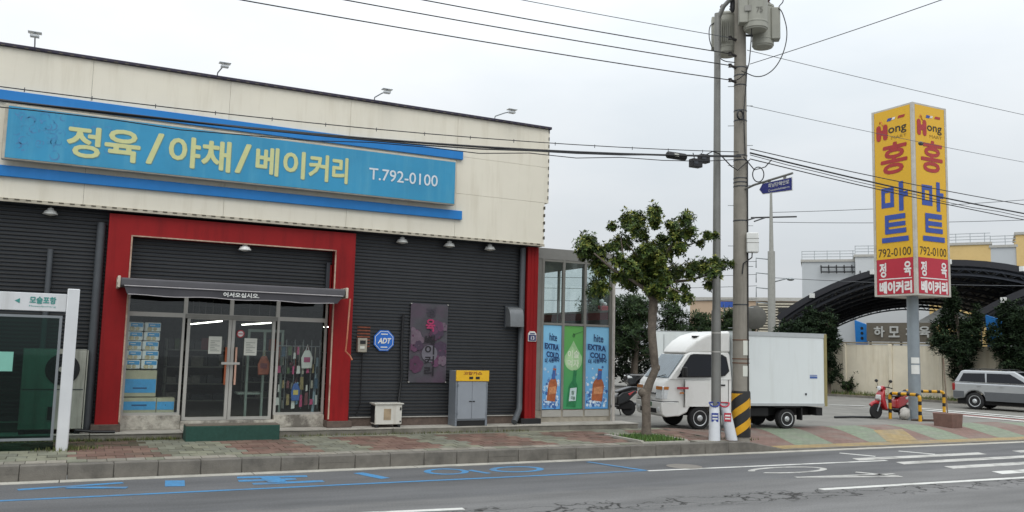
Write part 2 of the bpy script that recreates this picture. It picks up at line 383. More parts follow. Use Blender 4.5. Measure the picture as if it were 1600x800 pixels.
# ramp from the sidewalk down to the driveway
ramp_m = paving_mat('ramp_paving', '#776055')
rx = [13.9 + i * .2 for i in range(9)]; ry = [16.152 + i * .344 for i in range(9)]
b = MB(); b.add([(x, y, (sz(y) * (1 - sm((x - 13.9) / 1.6)) + (gh(x, y) + .008) * sm((x - 13.9) / 1.6))) for y in ry for x in rx], [(j * 9 + i, j * 9 + i + 1, (j + 1) * 9 + i + 1, (j + 1) * 9 + i) for j in range(8) for i in range(8)])
b.build('ramp', ramp_m, side, smooth=True)
# coloured bands of the driveway crossing
drive = thing('driveway', None, None, (20, 16, 0)); tag(drive, kind='structure')
band_c = [paving_mat('band_red', '#786057'), paving_mat('band_green', '#78836f'), paving_mat('band_ochre', '#94815a')]
def drape(name, m, f, n0, n1, dz):
    b = MB(); P = [f(u / n0, v / n1) for v in range(n1 + 1) for u in range(n0 + 1)]
    b.add([(x, y, gh(x, y) + dz) for x, y in P], [(v * (n0 + 1) + u, v * (n0 + 1) + u + 1, (v + 1) * (n0 + 1) + u + 1, (v + 1) * (n0 + 1) + u) for v in range(n1) for u in range(n0)])
    return b.build(name, m, drive, fix=False)
drape('edge_band', band_c[2], lambda u, v: (15.5 + u * 18, 16.1 + v * .42), 36, 3, .014)
for i in range(12):
    xa = 15.0 + i * 1.32
    drape('paving_band', band_c[i % 2], lambda u, v, xa=xa: (xa + u * 1.315 + v * .95, 16.525 + v * 2.5), 4, 10, .014)
drape('paving_band', band_c[2], lambda u, v: (19.6 + u * 1.2 + v * 1.1, 16.525 + v * 1.4), 4, 8, .018)
# painted markings belong to the road
blue_p = mat('blue_paint', '#4480ad', .75, var=.2, scale=20, stain='#586470', stain_amt=.75, sthr=(.48, .68))
def stripe(name, m, poly, z=.004):
    b = MB(); b.add([(x, y, z) for x, y in poly], [tuple(range(len(poly)))]); return b.build(name, m, road, fix=False)
def bar(name, m, x0, y0, x1, y1, w, z=.004):
    d = Vector((x1 - x0, y1 - y0)); n = Vector((-d.y, d.x)).normalized() * w / 2
    return stripe(name, m, [(x0 - n.x, y0 - n.y), (x1 - n.x, y1 - n.y), (x1 + n.x, y1 + n.y), (x0 + n.x, y0 + n.y)], z)
def ring(name, m, cx, cy, rx, ry, w, a0=0, a1=360, z=.004):
    b = MB(); n = 28
    for i in range(n + 1):
        a = math.radians(a0 + (a1 - a0) * i / n)
        b.v += [(cx + (rx) * math.cos(a), cy + ry * math.sin(a), z), (cx + (rx - w) * math.cos(a), cy + (ry - w * .8) * math.sin(a), z)]
    b.add([], [])
    b.f += [(2 * i, 2 * i + 2, 2 * i + 3, 2 * i + 1) for i in range(n)]; b.m += [0] * n
    return b.build(name, m, road, fix=False)
bar('parking_line', blue_p, -6, 14.27, 10.05, 14.1, .11)
bar('parking_line', blue_p, 9.62, 15.5, 10.06, 14.06, .12, .0075)
bar('painted_letter', blue_p, -.55, 15.14, .9, 15.39, .15); bar('painted_letter', blue_p, .1, 15.12, .93, 14.85, .17, .0075)
stripe('painted_letter', blue_p, [(1.47, 14.82), (1.76, 14.76), (1.82, 15.36), (1.53, 15.43)])
for k, (a, c, d, e) in enumerate(((2.66, 15.42, 3.8, 15.24), (2.62, 15.05, 3.55, 14.98), (2.78, 14.66, 3.93, 14.64), (3.15, 15.35, 3.2, 14.7))): bar('painted_letter', blue_p, a, c, d, e, .2 if k < 3 else .3, .004 + .0035 * (k == 3))
bar('painted_letter', blue_p, 4.74, 15.38, 5.0, 14.6, .2)
ring('painted_letter', blue_p, 6.32, 15.07, .42, .38, .13)
bar('painted_letter', blue_p, 6.8, 15.12, 6.98, 14.62, .13)
ring('painted_letter', blue_p, 7.72, 14.97, .55, .38, .14)
bar('lane_line', white_p, 10.07, 14.05, 16.4, 13.86, .12)
ring('painted_letter', worn_p, 12.98, 13.34, .98, .40, .15, -150, 172)
bar('painted_letter', worn_p, 12.35, 12.5, 14.55, 11.95, .13); bar('painted_letter', worn_p, 14.1, 12.66, 14.5, 11.98, .14, .0075); bar('painted_letter', worn_p, 12.4, 12.46, 14.7, 12.24, .1, .0075)
bar('lane_line', white_p, 3.6, 11.75, 5.15, 11.6, .15)
bar('lane_line', white_p, 11.7, 11.25, 30, 10.6, .16)
for x0, x1, y in ((15.85, 20.2, 14.2), (16.32, 22.5, 13.42), (16.78, 23, 12.58), (17.08, 23.5, 11.7), (21.5, 26, 14.2), (24, 30, 13.4)): stripe('crosswalk_stripe', white_p if y < 12 else worn_p, [(x0 - .1, y - .17), (x1 - .1, y - .17), (x1 + .05, y + .17), (x0 + .05, y + .17)])
bar('lane_line', white_p, 16.46, 15.24, 16.8, 14.5, .14); bar('lane_line', white_p, 18.36, 15.15, 18.7, 14.4, .14)
iron = mat('cast_iron', '#77736c', .8, var=.15)
b = MB(); b.lathe([(.36, .003), (.36, .006), (.02, .007)], (11.2, 14.37, 0), 24); b.build('manhole_cover', iron, road)
pinkp = mat('pink_paint', '#8d5f5a', .8, var=.15, scale=10)
for i, (x, y0, y1, m) in enumerate(((33.0, 20.5, 26.6, 0), (32.1, 19, 25.3, 0), (31.2, 18.6, 24, 1), (30.4, 18, 22.2, 0))):
    b = MB(); n = 12
    b.add([(x + s * .22, y0 + (y1 - y0) * k / n, gh(x, y0 + (y1 - y0) * k / n) + .02) for k in range(n + 1) for s in (-1, 1)], [(2 * k, 2 * k + 1, 2 * k + 3, 2 * k + 2) for k in range(n)])
    b.build('crosswalk_stripe', (white_p, pinkp)[m], road, fix=False)
for x0, y0, x1, y1 in ((29.3, 27.6, 31.5, 27.7), (29.5, 26.0, 31.3, 25.0)):
    b = MB(); d = .14; b.add([(x0, y0 - d, gh(x0, y0) + .02), (x1, y1 - d, gh(x1, y1) + .02), (x1, y1 + d, gh(x1, y1) + .02), (x0, y0 + d, gh(x0, y0) + .02)], [(0, 1, 2, 3)]); b.build('lane_line', white_p, road, fix=False)

# ------------------------------------------------------------------ the mart building
cream = mat('cream_panel', '#e2dccb', .55, var=.03, scale=1.2, stain='#b3a78c', stain_amt=.42, streak=1.3, sthr=(.5, .85))
cream_d = mat('cream_flashing', '#b9b2a0', .6, var=.08, stain='#5e5647', stain_amt=.6)
dark_sid = mat('dark_siding', '#343434', .55, metal=.1, var=.18, scale=1.3, stain='#27282a', stain_amt=.7, streak=1.1)
navy = mat('parapet_cap', '#2a2438', .5, var=.1)
bluest = mat('blue_stripe', '#0b77c0', .5, var=.08, scale=1.5, stain='#2a82cc', stain_amt=.5, streak=1)
redm = mat('red_cladding', '#8f1719', .55, var=.14, scale=.9, stain='#640f12', stain_amt=.7, streak=1.2, spec=.25)
stone_br = mat('brown_plinth', '#5e5149', .85, var=.25, scale=9, bump=.3)
alu = mat('aluminium', '#b3b1aa', .45, metal=.35, var=.06, scale=3)
alu_d = mat('dull_aluminium', '#8a8983', .5, metal=.35, var=.1, scale=4)
blackm = mat('black_plastic', '#17181a', .5, var=.2)
grey_d = mat('dark_grey_metal', '#3c4045', .5, metal=.3, var=.12)
rough_c = mat('patched_concrete', '#b7b2a6', .95, var=.2, scale=7, bump=.5, bscale=25, stain='#4d4842', stain_amt=.8, sthr=(.48, .6))
bld = thing('mart_building', 'long shop building with cream upper panels, dark ribbed walls and red door surround', 'building', (4.5, 22, .12))
FX = 10.46
# core volumes
b = MB(); b.box(-14, 10.3, 19.62, 19.9, 4.4, 7.6); b.box(-14, 10.36, 19.2, 36, 4.83, 4.95); b.build('upper_structure', grey_d, bld)
b = MB(); b.box(10.2, 10.36, 19.9, 36, .3, 7.6); b.box(-14, 10.36, 35.9, 36, .3, 7.6); b.box(-14, 10.3, 19.9, 36, 7.4, 7.55); b.build('rear_shell', cream, bld)
# cream panels, each on its own
vx = [-13.25, -10.6, -7.95, -5.3, -2.65, .03, 2.7, 5.36, 8.02, FX]
hz = [4.9, 5.95, 6.86, 7.85]
for i in range(len(vx) - 1):
    for j in range(3):
        x1 = vx[i + 1] + (.11 if i == len(vx) - 2 and j > 0 else 0)
        MB().box(vx[i] + .002, x1 - .002, 19.1 + R.uniform(-.002, .002), 19.16, hz[j] + .002, hz[j + 1] - .002).build('cream_panel', cream, bld, bevel=.002, seg=1)
b = MB(); b.box(-13.2, FX, 19.165, 19.2, 4.84, 7.84); b.build('panel_backing', grey_d, bld)
for n_, x, z0, z1 in (('end_return', FX + .1, 5.95, 7.85), ('end_return', FX - .01, 4.84, 5.94)):
    MB().box(x - .02, x + .012, 19.17, 36, z0, z1).build(n_, cream, bld)
b = MB(); b.box(-13.25, FX + .14, 19.04, 19.3, 7.85, 7.915); b.build('parapet_cap', navy, bld, bevel=.01)
b = MB(); b.box(FX + .1, FX + .14, 19.3, 36, 7.85, 7.915); b.build('parapet_cap', navy, bld)
fl = MB(); fl.box(-13.2, FX + .01, 19.075, 19.1, 4.835, 4.895, 0)
x = -4
while x < FX - .1:
    fl.box(x, x + .085, 19.068, 19.074, 4.872, 4.898, 1); x += .19
z = 5.02
while z < 5.9: fl.box(FX + .006, FX + .02, 19.09, 19.15, z, z + .08, 1); fl.box(FX - .035, FX - .008, 19.085, 19.0965, z, z + .07, 1); z += .19
z = 6.05
while z < 7.8: fl.box(FX + .075, FX + .1, 19.085, 19.0965, z, z + .08, 1); z += .19
x = -4
while x < FX: fl.box(x, x + .07, 19.03, 19.039, 7.853, 7.87, 1); x += .2
fl.build('flashing', [cream_d, mat('notch_dark', '#5a5448', .8)], bld)  # second material: rows of dark dashes for the notches of the trim
for z0, z1, x1 in ((6.77, 6.98, 8.15), (5.31, 5.52, 8.17)):
    MB().box(-13.2, x1, 19.02, 19.096, z0, z1).build('blue_stripe', bluest, bld, bevel=.006)
# ribbed siding
def siding(x0, x1, z0, z1, y, per=.077, dep=.05):
    b = MB(); z = z0; pts = []
    while z < z1:
        pts += [(y + dep * .15, z), (y, z + per * .1), (y, z + per * .46), (y + dep, z + per * .54), (y + dep, z + per * .94)]; z += per
    pts = [(q, min(w, z1)) for q, w in pts]
    for q, w in pts: b.v += [(x0, q, w), (x1, q, w)]
    n = len(pts); b.add([], []); b.f += [(2 * i, 2 * i + 1, 2 * i + 3, 2 * i + 2) for i in range(n - 1)]; b.m += [0] * (n - 1)
    return b.build('siding', dark_sid, bld, fix=False)
for x0_, x1_, z0_ in ((-13.2, -9.6, .62), (-9.6, -6, .62), (-6, -2.3, .62), (-2.3, .54, .62), (5.62, 8.55, .62), (8.55, 10.2, .62)):
    siding(x0_, x1_ + .004, z0_, 4.83, 19.5 + R.uniform(-.006, .006))
siding(.9, 3.35, 3.3, 4.42, 19.5); siding(3.35, 5.25, 3.3, 4.42, 19.497)
b = MB(); b.box(-13.2, .54, 19.53, 19.62, .3, 4.83); b.box(5.62, 10.2, 19.53, 19.62, .3, 4.83); b.box(.9, 5.25, 19.53, 19.6, 3.32, 4.5); b.build('wall_core', grey_d, bld)
MB().box(-13.2, .45, 19.46, 19.53, .3, .615).build('plinth', stone_br, bld); MB().box(5.73, 9.99, 19.46, 19.53, .3, .615).build('plinth', stone_br, bld)
MB().box(5.73, 9.99, 19.43, 19.475, .62, .64).build('sill_strip', alu, bld); MB().box(-13.2, .45, 19.43, 19.475, .62, .64).build('sill_strip', alu, bld)
# red portal
b = MB(); b.box(.53, .96, 19.2, 19.58, .58, 4.36); b.box(5.2, 5.64, 19.2, 19.58, .58, 4.36); b.box(.53, 5.64, 19.2, 19.58, 4.36, 4.785); b.build('red_surround', redm, bld)
trim = mat('worn_cream_trim', '#b29a86', .7, var=.25, scale=14, stain='#6e2b25', stain_amt=.8)
b = MB(); b.box(.955, .985, 19.185, 19.21, .62, 4.35); b.box(5.175, 5.205, 19.185, 19.21, .62, 4.35); b.box(.955, 5.205, 19.184, 19.209, 4.35, 4.375); b.build('surround_edging', trim, bld)
MB().box(.46, 1.0, 19.16, 19.6, .433, .58).build('surround_foot', stone_br, bld, bevel=.01); MB().box(5.16, 5.72, 19.16, 19.6, .433, .58).build('surround_foot', stone_br, bld, bevel=.01)
b = MB(); b.box(5.05, 5.13, 19.4, 19.49, 3.3, 4.1, 0); b.box(5.135, 5.175, 19.42, 19.49, 3.3, 4.05, 1); b.build('inner_post', [grey_d, redm], bld)
# red corner pillar and its foot
b = MB(); b.box(10.14, 10.44, 19.32, 19.7, .56, 4.83)
b.build('corner_pillar', redm, bld); MB().box(10.235, 10.25, 19.312, 19.3195, .6, 4.8).build('pillar_rib', redm, bld); MB().box(10.33, 10.345, 19.312, 19.3195, .6, 4.8).build('pillar_rib', redm, bld)
b = MB(); b.box(10.0, 10.56, 19.22, 19.7, .43, .56); b.build('pillar_foot', blackm, bld, bevel=.01)
# concrete ledge along the front
ledge_m = mat('ledge_concrete', '#77736a', .95, var=.25, scale=5, bump=.4, stain='#3f3d33', stain_amt=.7)
ledge_t = mat('ledge_edge', '#a8a49a', .9, var=.15, scale=6, stain='#6e6a5e', stain_amt=.6)
lx = [-14, -11, -8, -5.2, -2.4, .45, 2.15, 4.05, 6.6, 9.2, 11.2, 13.25]
for i in range(len(lx) - 1):
    MB().box(lx[i] + .005, lx[i + 1] - .005, 18.9 + R.uniform(-.01, .01), 19.7, .1, .405 + R.uniform(-.005, .005)).build('ledge', ledge_m, bld, bevel=.012)
    MB().box(lx[i] + .006, lx[i + 1] - .006, 18.885, 19.69, .411, .432).build('ledge_edge', ledge_t, bld)
# shop front
MB().box(.985, 2.15, 19.5, 19.75, .432, .72).build('window_base', rough_c, bld, bevel=.01); MB().box(4.07, 5.175, 19.5, 19.75, .432, .70).build('window_base', rough_c, bld, bevel=.01)
b = MB(); b.box(2.15, 4.07, 19.45, 19.8, .43, .6); b.build('threshold', rough_c, bld, bevel=.01)
GY = 19.6
shopglass = glass('shop_glass', (.93, .96, .94))
def frame_rect(b, x0, x1, z0, z1, w, y0, y1, m=0):
    b.box(x0, x0 + w, y0, y1, z0, z1, m); b.box(x1 - w, x1, y0, y1, z0, z1, m); b.box(x0 + w, x1 - w, y0, y1, z0, z0 + w, m); b.box(x0 + w, x1 - w, y0, y1, z1 - w, z1, m)
def window(x0, x1, z0, z1, w=.05, parent=bld, y=GY, gm=shopglass, fm=alu, name='window'):
    b = MB(); frame_rect(b, x0, x1, z0, z1, w, y - .03, y + .04); o = b.build(name, fm, parent)
    MB().box(x0 + w, x1 - w, y - .003, y + .003, z0 + w, z1 - w).build('pane', gm, o)
    return o
window(1.0, 2.13, .72, 2.8); window(4.06, 5.17, .70, 2.8)
for a, c in ((1.0, 2.13), (2.13, 3.07), (3.07, 4.06), (4.06, 5.17)):
    window(a, c, 2.8, 3.36, .04)
for a, c, s in ((2.18, 3.09, 1), (3.1, 4.02, -1)):
    o = window(a, c, .605, 2.79, .065, y=GY + .02, name='door')
    hx = c - .1 if s > 0 else a + .1
    wood = mat('orange_handle', '#9c5230', .5, var=.1)
    q = MB(); q.cyl((hx, GY - .09, 1.35), (hx, GY - .09, 2.15), .022, n=10); q.box(hx - .012, hx + .012, GY - .09, GY - .01, 1.42, 1.45, 0); q.box(hx - .012, hx + .012, GY - .09, GY - .01, 2.05, 2.08, 0)
    q.build('door_handle', wood if s > 0 else [mat('pale_handle', '#c9a08c', .5)], o)
q = MB(); q.box(2.9, 3.28, GY - .12, GY - .095, 1.78, 1.83); q.build('door_chain', alu, bld)
b = MB(); b.box(2.13, 4.06, GY - .05, GY + .05, 2.74, 2.83); b.build('transom_bar', alu_d, bld)
# room behind the glass
inw = mat('interior_wall', '#5a5c58', .9, var=.15); inf = mat('interior_floor', '#4c4a46', .6, var=.2)
b = MB(); b.box(-2, 9.5, 19.66, 31, .5, .62); b.build('interior_floor', inf, bld)
b = MB(); b.box(-2, 9.5, 30.9, 31, .62, 3.4); b.box(-2.1, -2, 19.66, 31, .62, 3.4); b.box(9.5, 9.6, 19.66, 31, .62, 3.4); b.build('interior_wall', inw, bld)
b = MB(); b.box(-2, 9.5, 19.66, 31, 3.4, 3.5); b.build('interior_ceiling', inw, bld)
tubem = emat('tube_light', (1, .98, .92), 6)
for i, (x, y, ln) in enumerate(((3.0, 20.4, 1.25), (3.0, 21.7, 1.25), (3.0, 23.0, 1.25), (3.0, 24.3, 1.25), (3.0, 25.6, 1.25), (4.1, 20.5, 1.25), (4.1, 21.8, 1.25), (4.1, 23.1, 1.25), (6.2, 21.2, 1.25), (6.2, 22.6, 1.25))):
    t = MB(); t.box(x - .05, x + .05, y, y + ln, 2.735, 2.765, 1); t.cyl((x, y + .03, 2.72), (x, y + ln - .03, 2.72), .014, n=8, m=0); t.cyl((x, y + .2, 2.765), (x, y + .2, 3.4), .004, n=4, m=1)
    o = t.build('ceiling_tube_lamp', [tubem, alu_d]); tag(o, 'fluorescent tube lamp hanging from the dim ceiling inside the shop', 'lamp', 'tube lamps inside the shop')

# ------------------------------------------------------------------ things on and about the shop front
signteal = mat('sign_teal', '#2f8fb8', .45, var=.1, scale=1.1, stain='#5fa8c0', stain_amt=.4, streak=.9)
signyel = mat('sign_yellow', '#c9cc92', .5, var=.06)
sgn = thing('shop_sign', 'long teal fascia signboard with pale yellow Korean lettering and a phone number', 'sign', (3.2, 19.0, 5.6))
b = MB(); b.box(-1.42, 7.9, 18.85, 19.02, 5.61, 6.68); b.build('sign_box', mat('sign_frame', '#b9b2a2', .5, var=.1, stain='#6d6557', stain_amt=.5), sgn, bevel=.012)
b = MB(); b.box(-1.36, 7.88, 18.838, 18.849, 5.64, 6.64); b.build('sign_face', signteal, sgn)
pur = [mat('sign_purple%d' % i, c, .5, var=.2, scale=12) for i, c in enumerate(('#3a86b2', '#4681ae', '#3a8db6'))]
rr = random.Random(3); fb = MB()
for i in range(90):
    cx = -1.36 + abs(rr.gauss(0, 1.0)) + .12; cz = rr.uniform(5.74, 6.55); r0 = rr.uniform(.02, .09)
    if cx > 2.2 or (cx > -.5 and rr.random() < .6): continue
    a0 = rr.uniform(0, 6); n = 9; ar = rr.uniform(2, 5.5)
    pts = [(cx + r0 * math.cos(a0 + ar * k / n), cz + r0 * math.sin(a0 + ar * k / n)) for k in range(n + 1)]
    w = rr.uniform(.008, .02); o = len(fb.v); y = 18.8372 - .0002 * (i % 7)
    for k, (px, pz) in enumerate(pts):
        a = a0 + ar * k / n; ww = w * math.sin(math.pi * (k + .3) / (n + .6))
        fb.v += [(px - ww * math.cos(a), y, pz - ww * math.sin(a)), (px + ww * math.cos(a), y, pz + ww * math.sin(a))]
    fb.f += [(o + 2 * k, o + 2 * k + 1, o + 2 * k + 3, o + 2 * k + 2) for k in range(n)]; fb.m += [i % 3] * n
tag(fb.build('flower_print', pur, sgn, fix=False), kind='stuff')
def sgl(t, x0, x1, z0, z1, m=signyel, bold=.028): letters(t, m, sgn, (x0, 18.832, z0), (x1 - x0, 0, 0), (0, 0, z1 - z0), bold)
yel_sh = mat('sign_letter_edge', '#6d8f86', .6)
for k, (t, x0, x1, z0, z1) in enumerate((('정', -.34, .26, 5.79, 6.42), ('육', .33, .99, 5.79, 6.44), ('/', 1.1, 1.42, 5.81, 6.46), ('야', 1.52, 2.14, 5.81, 6.46), ('채', 2.16, 2.75, 5.80, 6.46), ('/', 2.84, 3.16, 5.82, 6.46), ('베', 3.26, 3.75, 5.83, 6.45), ('이', 3.84, 4.32, 5.83, 6.44), ('커', 4.4, 4.84, 5.83, 6.43), ('리', 4.92, 5.28, 5.83, 6.42))):
    sgl(t, x0, x1, z0, z1)
    letters(t, yel_sh, sgn, (x0 + .012, 18.835, z0 - .014), (x1 - x0, 0, 0), (0, 0, z1 - z0), .028, name='letter_edge')
sgl('T.792-0100', 5.77, 7.44, 6.0, 6.27, mat('sign_white', '#d3dbe0', .5), .012)
steel_g = mat('galvanised', '#8f9496', .45, metal=.6, var=.12)
# floodlights on the parapet
names = ['nearest the street corner end of the cream parapet', 'above the phone number on the teal sign', 'above the first slash of the teal sign', 'at the bus shelter end of the parapet']
for k, (x, lean) in enumerate(((9.0, .32), (5.9, .2), (2.41, .1), (-1.03, 0))):
    o = thing('floodlight', 'small white floodlight on a thin arm ' + names[k], 'lamp', (x, 19.1, 7.9), 0, 'floodlights on the parapet')
    b = MB(); b.tube([(x, 19.12, 7.88), (x, 19.08, 7.98), (x + lean * .6, 18.95, 8.06), (x + lean, 18.8, 8.08)], .014, 6); b.build('arm', steel_g, o)
    b = MB(); b.box(x + lean - .12, x + lean + .12, 18.72, 18.88, 8.115, 8.135); b.box(x + lean - .08, x + lean + .08, 18.74, 18.86, 8.035, 8.08); b.cyl((x + lean, 18.8, 8.05), (x + lean, 18.8, 8.13), .018, n=6); b.build('lamp_head', mat('lamp_white', '#c3c7c9', .4, var=.05), o, bevel=.01)
# lamps under the fascia
wl = mat('white_enamel', '#d9dad6', .35, var=.04)
spots = [(-.53, 'beside the bus shelter end'), (6.79, 'next to the red door surround'), (7.99, 'over the hanging purple banner'), (9.07, 'over the vent hood'), (3.22, None)]
for x, w in spots:
    z = 4.8 if w else 4.36
    y = 19.32 if w else 19.3
    o = thing('wall_lamp', 'small white shade lamp under the cream fascia ' + w if w else 'small white shade lamp under the top of the red door surround', 'lamp', (x, y, z), 0, 'shade lamps along the front')
    b = MB(); b.lathe([(.055, z), (.06, z - .045), (.1, z - .05), (.14, z - .12), (.13, z - .125)], (x, y, 0), 16); b.build('shade', wl, o, smooth=True)
    b = MB(); b.lathe([(.09, z - .12), (.085, z - .135), (.02, z - .15)], (x, y, 0), 12); b.build('bulb', mat('frosted_bulb', '#e6e4da', .3), o, smooth=True)
    if w: b = MB(); b.cyl((x, y, z), (x, y, z + .04), .02, n=8); b.build('stem', alu_d, o)
# awning
aw = thing('awning', 'rolled grey fabric awning with white Korean greeting above the shop doors', 'awning', (3, 19.3, 3.2))
awm = mat('awning_fabric', '#58575a', .85, var=.1, scale=3, bump=.1, bscale=120); awd = mat('awning_valance', '#403f43', .85, var=.14, scale=3)
b = MB(); b.prism([(0, 0)] * 0 or [(.78, 3.30), (5.3, 3.30), (5.3, 3.47), (.78, 3.47)], 18.62, 19.19); 
b.build('cassette', awm, aw, bevel=.04, seg=3)
n = 24; b = MB()
for i in range(n + 1):
    x = .86 + (5.22 - .86) * i / n; s = .012 * math.sin(i * 1.3)
    b.v += [(x, 18.62, 3.33), (x, 18.56 + s, 3.305), (x + (.06 if i == 0 else -.12 if i == n else 0), 18.55 + s, 3.135 + .012 * math.sin(i * .8 + 1))]
b.f += [(3 * i + k, 3 * i + 3 + k, 3 * i + 4 + k, 3 * i + 1 + k) for i in range(n) for k in (0, 1)]; b.m += [0] * (2 * n)
o = b.build('valance', awd, aw, fix=False, smooth=True)
b = MB(); b.tube([(.86 + 4.36 * i / n, 18.545 + .012 * math.sin(i * 1.3), 3.31) for i in range(n + 1)], .012, 6); b.tube([(.94 + 4.08 * i / n, 18.545 + .012 * math.sin(i * 1.3), 3.135 + .012 * math.sin(i * .8 + 1)) for i in range(n + 1)], .008, 5); b.build('piping', mat('awning_piping', '#a7a3a4', .6), aw)
for x in (.74, 5.3):
    b = MB(); b.box(x, x + .05, 18.6, 19.2, 3.27, 3.5); b.cyl((x - .01, 18.72, 3.38), (x + .06, 18.72, 3.38), .05, n=12); b.build('end_cap', mat('awning_cap', '#c2b7a6', .6, var=.15), aw, bevel=.01)
letters('어서오십시오.', wl, aw, (2.72, 18.535, 3.175), (.72, 0, 0), (0, 0, .1), .035)
b = MB(); b.tube([(5.42, 18.7, 3.27), (5.42, 18.8, 2.4), (5.43, 18.9, 2.12), (5.55, 18.95, 2.02), (5.6, 18.95, 1.93)], .018, 6); b.build('crank_rod', mat('crank_paint', '#c47a5c', .5, var=.2, scale=18, stain='#c9bba9'), aw)
# papers and stickers on the doors
paper = mat('paper', '#cfd0c6', .8, var=.05, scale=9, stain='#a9b29a', stain_amt=.5)
for x0, z0, w in ((2.63, 2.0, 'by the orange handle'), (3.37, 1.98, 'beside the round red sticker')):
    o = MB().box(x0, x0 + .27, GY - .016, GY - .012, z0, z0 + .37).build('notice_sheet', paper)
    tag(o, 'white printed notice taped to the glass door ' + w, 'notice', 'notices on the shop doors')
    pr_m = mat('print_grey', '#7c8078', .8)
    for k in range(7): MB().box(x0 + .04, x0 + .23 - .05 * (k % 3), GY - .0185, GY - .017, z0 + .06 + k * .035, z0 + .07 + k * .035).build('print_line', pr_m, o)
o = MB().lathe([(.085, GY - .02), (.085, GY - .016)], (3.28, 0, 2.44), 20, axis='y').build('no_smoking_sticker', mat('sticker_red', '#b0414a', .5)); tag(o, 'round red and white no smoking sticker on the glass door', 'sticker')
b = MB(); b.lathe([(.06, GY - .0225), (.06, GY - .0205)], (3.28, 0, 2.44), 20, axis='y'); b.build('sticker_disc', wl, o)
b = MB(); b.box(3.23, 3.33, GY - .025, GY - .0235, 2.43, 2.45); b.build('sticker_bar', MATS['sticker_red'], o)
# stock in the window: tissue packs and cartons
pk_w = mat('pack_white', '#f0f2f2', .4, var=.04, scale=9); pk_b = mat('pack_blue', '#46a2e0', .4, var=.1, scale=12); pk_y = mat('pack_cream', '#cfc1a0', .5, var=.3, scale=16)
tones = ['topmost row', 'second row', 'third row', 'fourth row', 'lowest row']
for r in range(5):
    for c in range(2):
        x0 = 1.03 + c * .33 + R.uniform(-.01, .01) - r * .006; z0 = 2.44 - r * .195
        o = thing('tissue_pack', 'white and blue tissue pack in the window, %s, %s' % (tones[r], 'beside the red surround' if c == 0 else 'nearer the door'), 'tissue pack', (x0, 19.85, z0), 0, 'tissue packs stacked in the window')
        MB().box(x0, x0 + .315, 19.72, 20.0, z0, z0 + .185).build('pack_body', pk_w, o, bevel=.02)
        MB().box(x0 + .07, x0 + .3, 19.712, 19.7185, z0 + .085, z0 + .165).build('pack_print', pk_b, o)
        MB().box(x0 + .1, x0 + .2, 19.705, 19.7105, z0 + .12, z0 + .135).build('brand_line', pk_w, o)
        b = MB(); b.lathe([(.05, 19.712), (.05, 19.7185)], (x0 + .1, 0, z0 + .05), 10, axis='y'); b.lathe([(.04, 19.71), (.04, 19.7115)], (x0 + .2, 0, z0 + .05), 10, axis='y'); b.build('pack_picture', pk_y, o)
cart = mat('carton', '#bcb69e', .85, var=.1)
for x0, x1, z0, z1, w in ((1.03, 1.66, 1.09, 1.63, 'upper carton with a blue band under the tissue packs'), (1.03, 1.68, .74, 1.07, 'lower carton with a blue band on the window base'), (1.69, 2.04, .74, 1.06, 'small carton with a blue band beside the larger one')):
    o = thing('carton', w, 'box', (x0, 19.9, z0), 0, 'cartons in the window')
    MB().box(x0, x1, 19.73, 20.1, z0, z1).build('box_body', cart, o, bevel=.008)
    MB().box(x0 + .01, x1 - .01, 19.722, 19.729, z0 + .08, z0 + .08 + (z1 - z0) * .52).build('blue_band', pk_b, o)
    MB().box(x0 + .18, x1 - .18, 19.716, 19.7215, z0 + .16, z0 + .19).build('band_print', mat('band_dark', '#1d4f82', .5), o)
# shelving and goods deeper inside
shelf_m = mat('shelf_metal', '#7d8078', .6, var=.1)
goods = [mat('goods%d' % i, c, .5, var=.25, scale=10) for i, c in enumerate(('#8f4a34', '#36566e', '#948458', '#4f6440', '#78766f', '#6a363c', '#a8a598', '#2c3034'))]
for k, (x, y, w) in enumerate(((2.9, 23.5, 'nearest the doors'), (5.0, 24.5, 'behind the hanging tools'), (1.2, 25.5, 'behind the cartons'), (7.0, 24, 'deepest in the shop'))):
    o = thing('shop_shelf', 'metal shelf rack of goods inside the shop ' + w, 'shelf', (x, y, .62), 0, 'shop shelves')
    b = MB()
    for px in (x - .75, x + .75):
        for py in (y - .22, y + .22): b.box(px - .02, px + .02, py - .02, py + .02, .62, 2.3)
    b.build('upright', shelf_m, o)
    for s in range(4):
        z = .75 + s * .42; gh_ = R.uniform(.1, .3)
        MB().box(x - .77, x + .77, y - .24, y + .24, z, z + .03).build('shelf_board', shelf_m, o)
        q = MB(); gx = x - .7
        while gx < x + .6:
            w2 = R.uniform(.08, .3); q.box(gx, gx + w2 - .01, y - R.uniform(.05, .2), y + .15, z + .031, z + .031 + gh_ * R.uniform(.8, 1.2), R.choice((7, 7, 4, 7, R.randrange(8)))); gx += w2
        tag(q.build('goods', goods, o), kind='stuff')
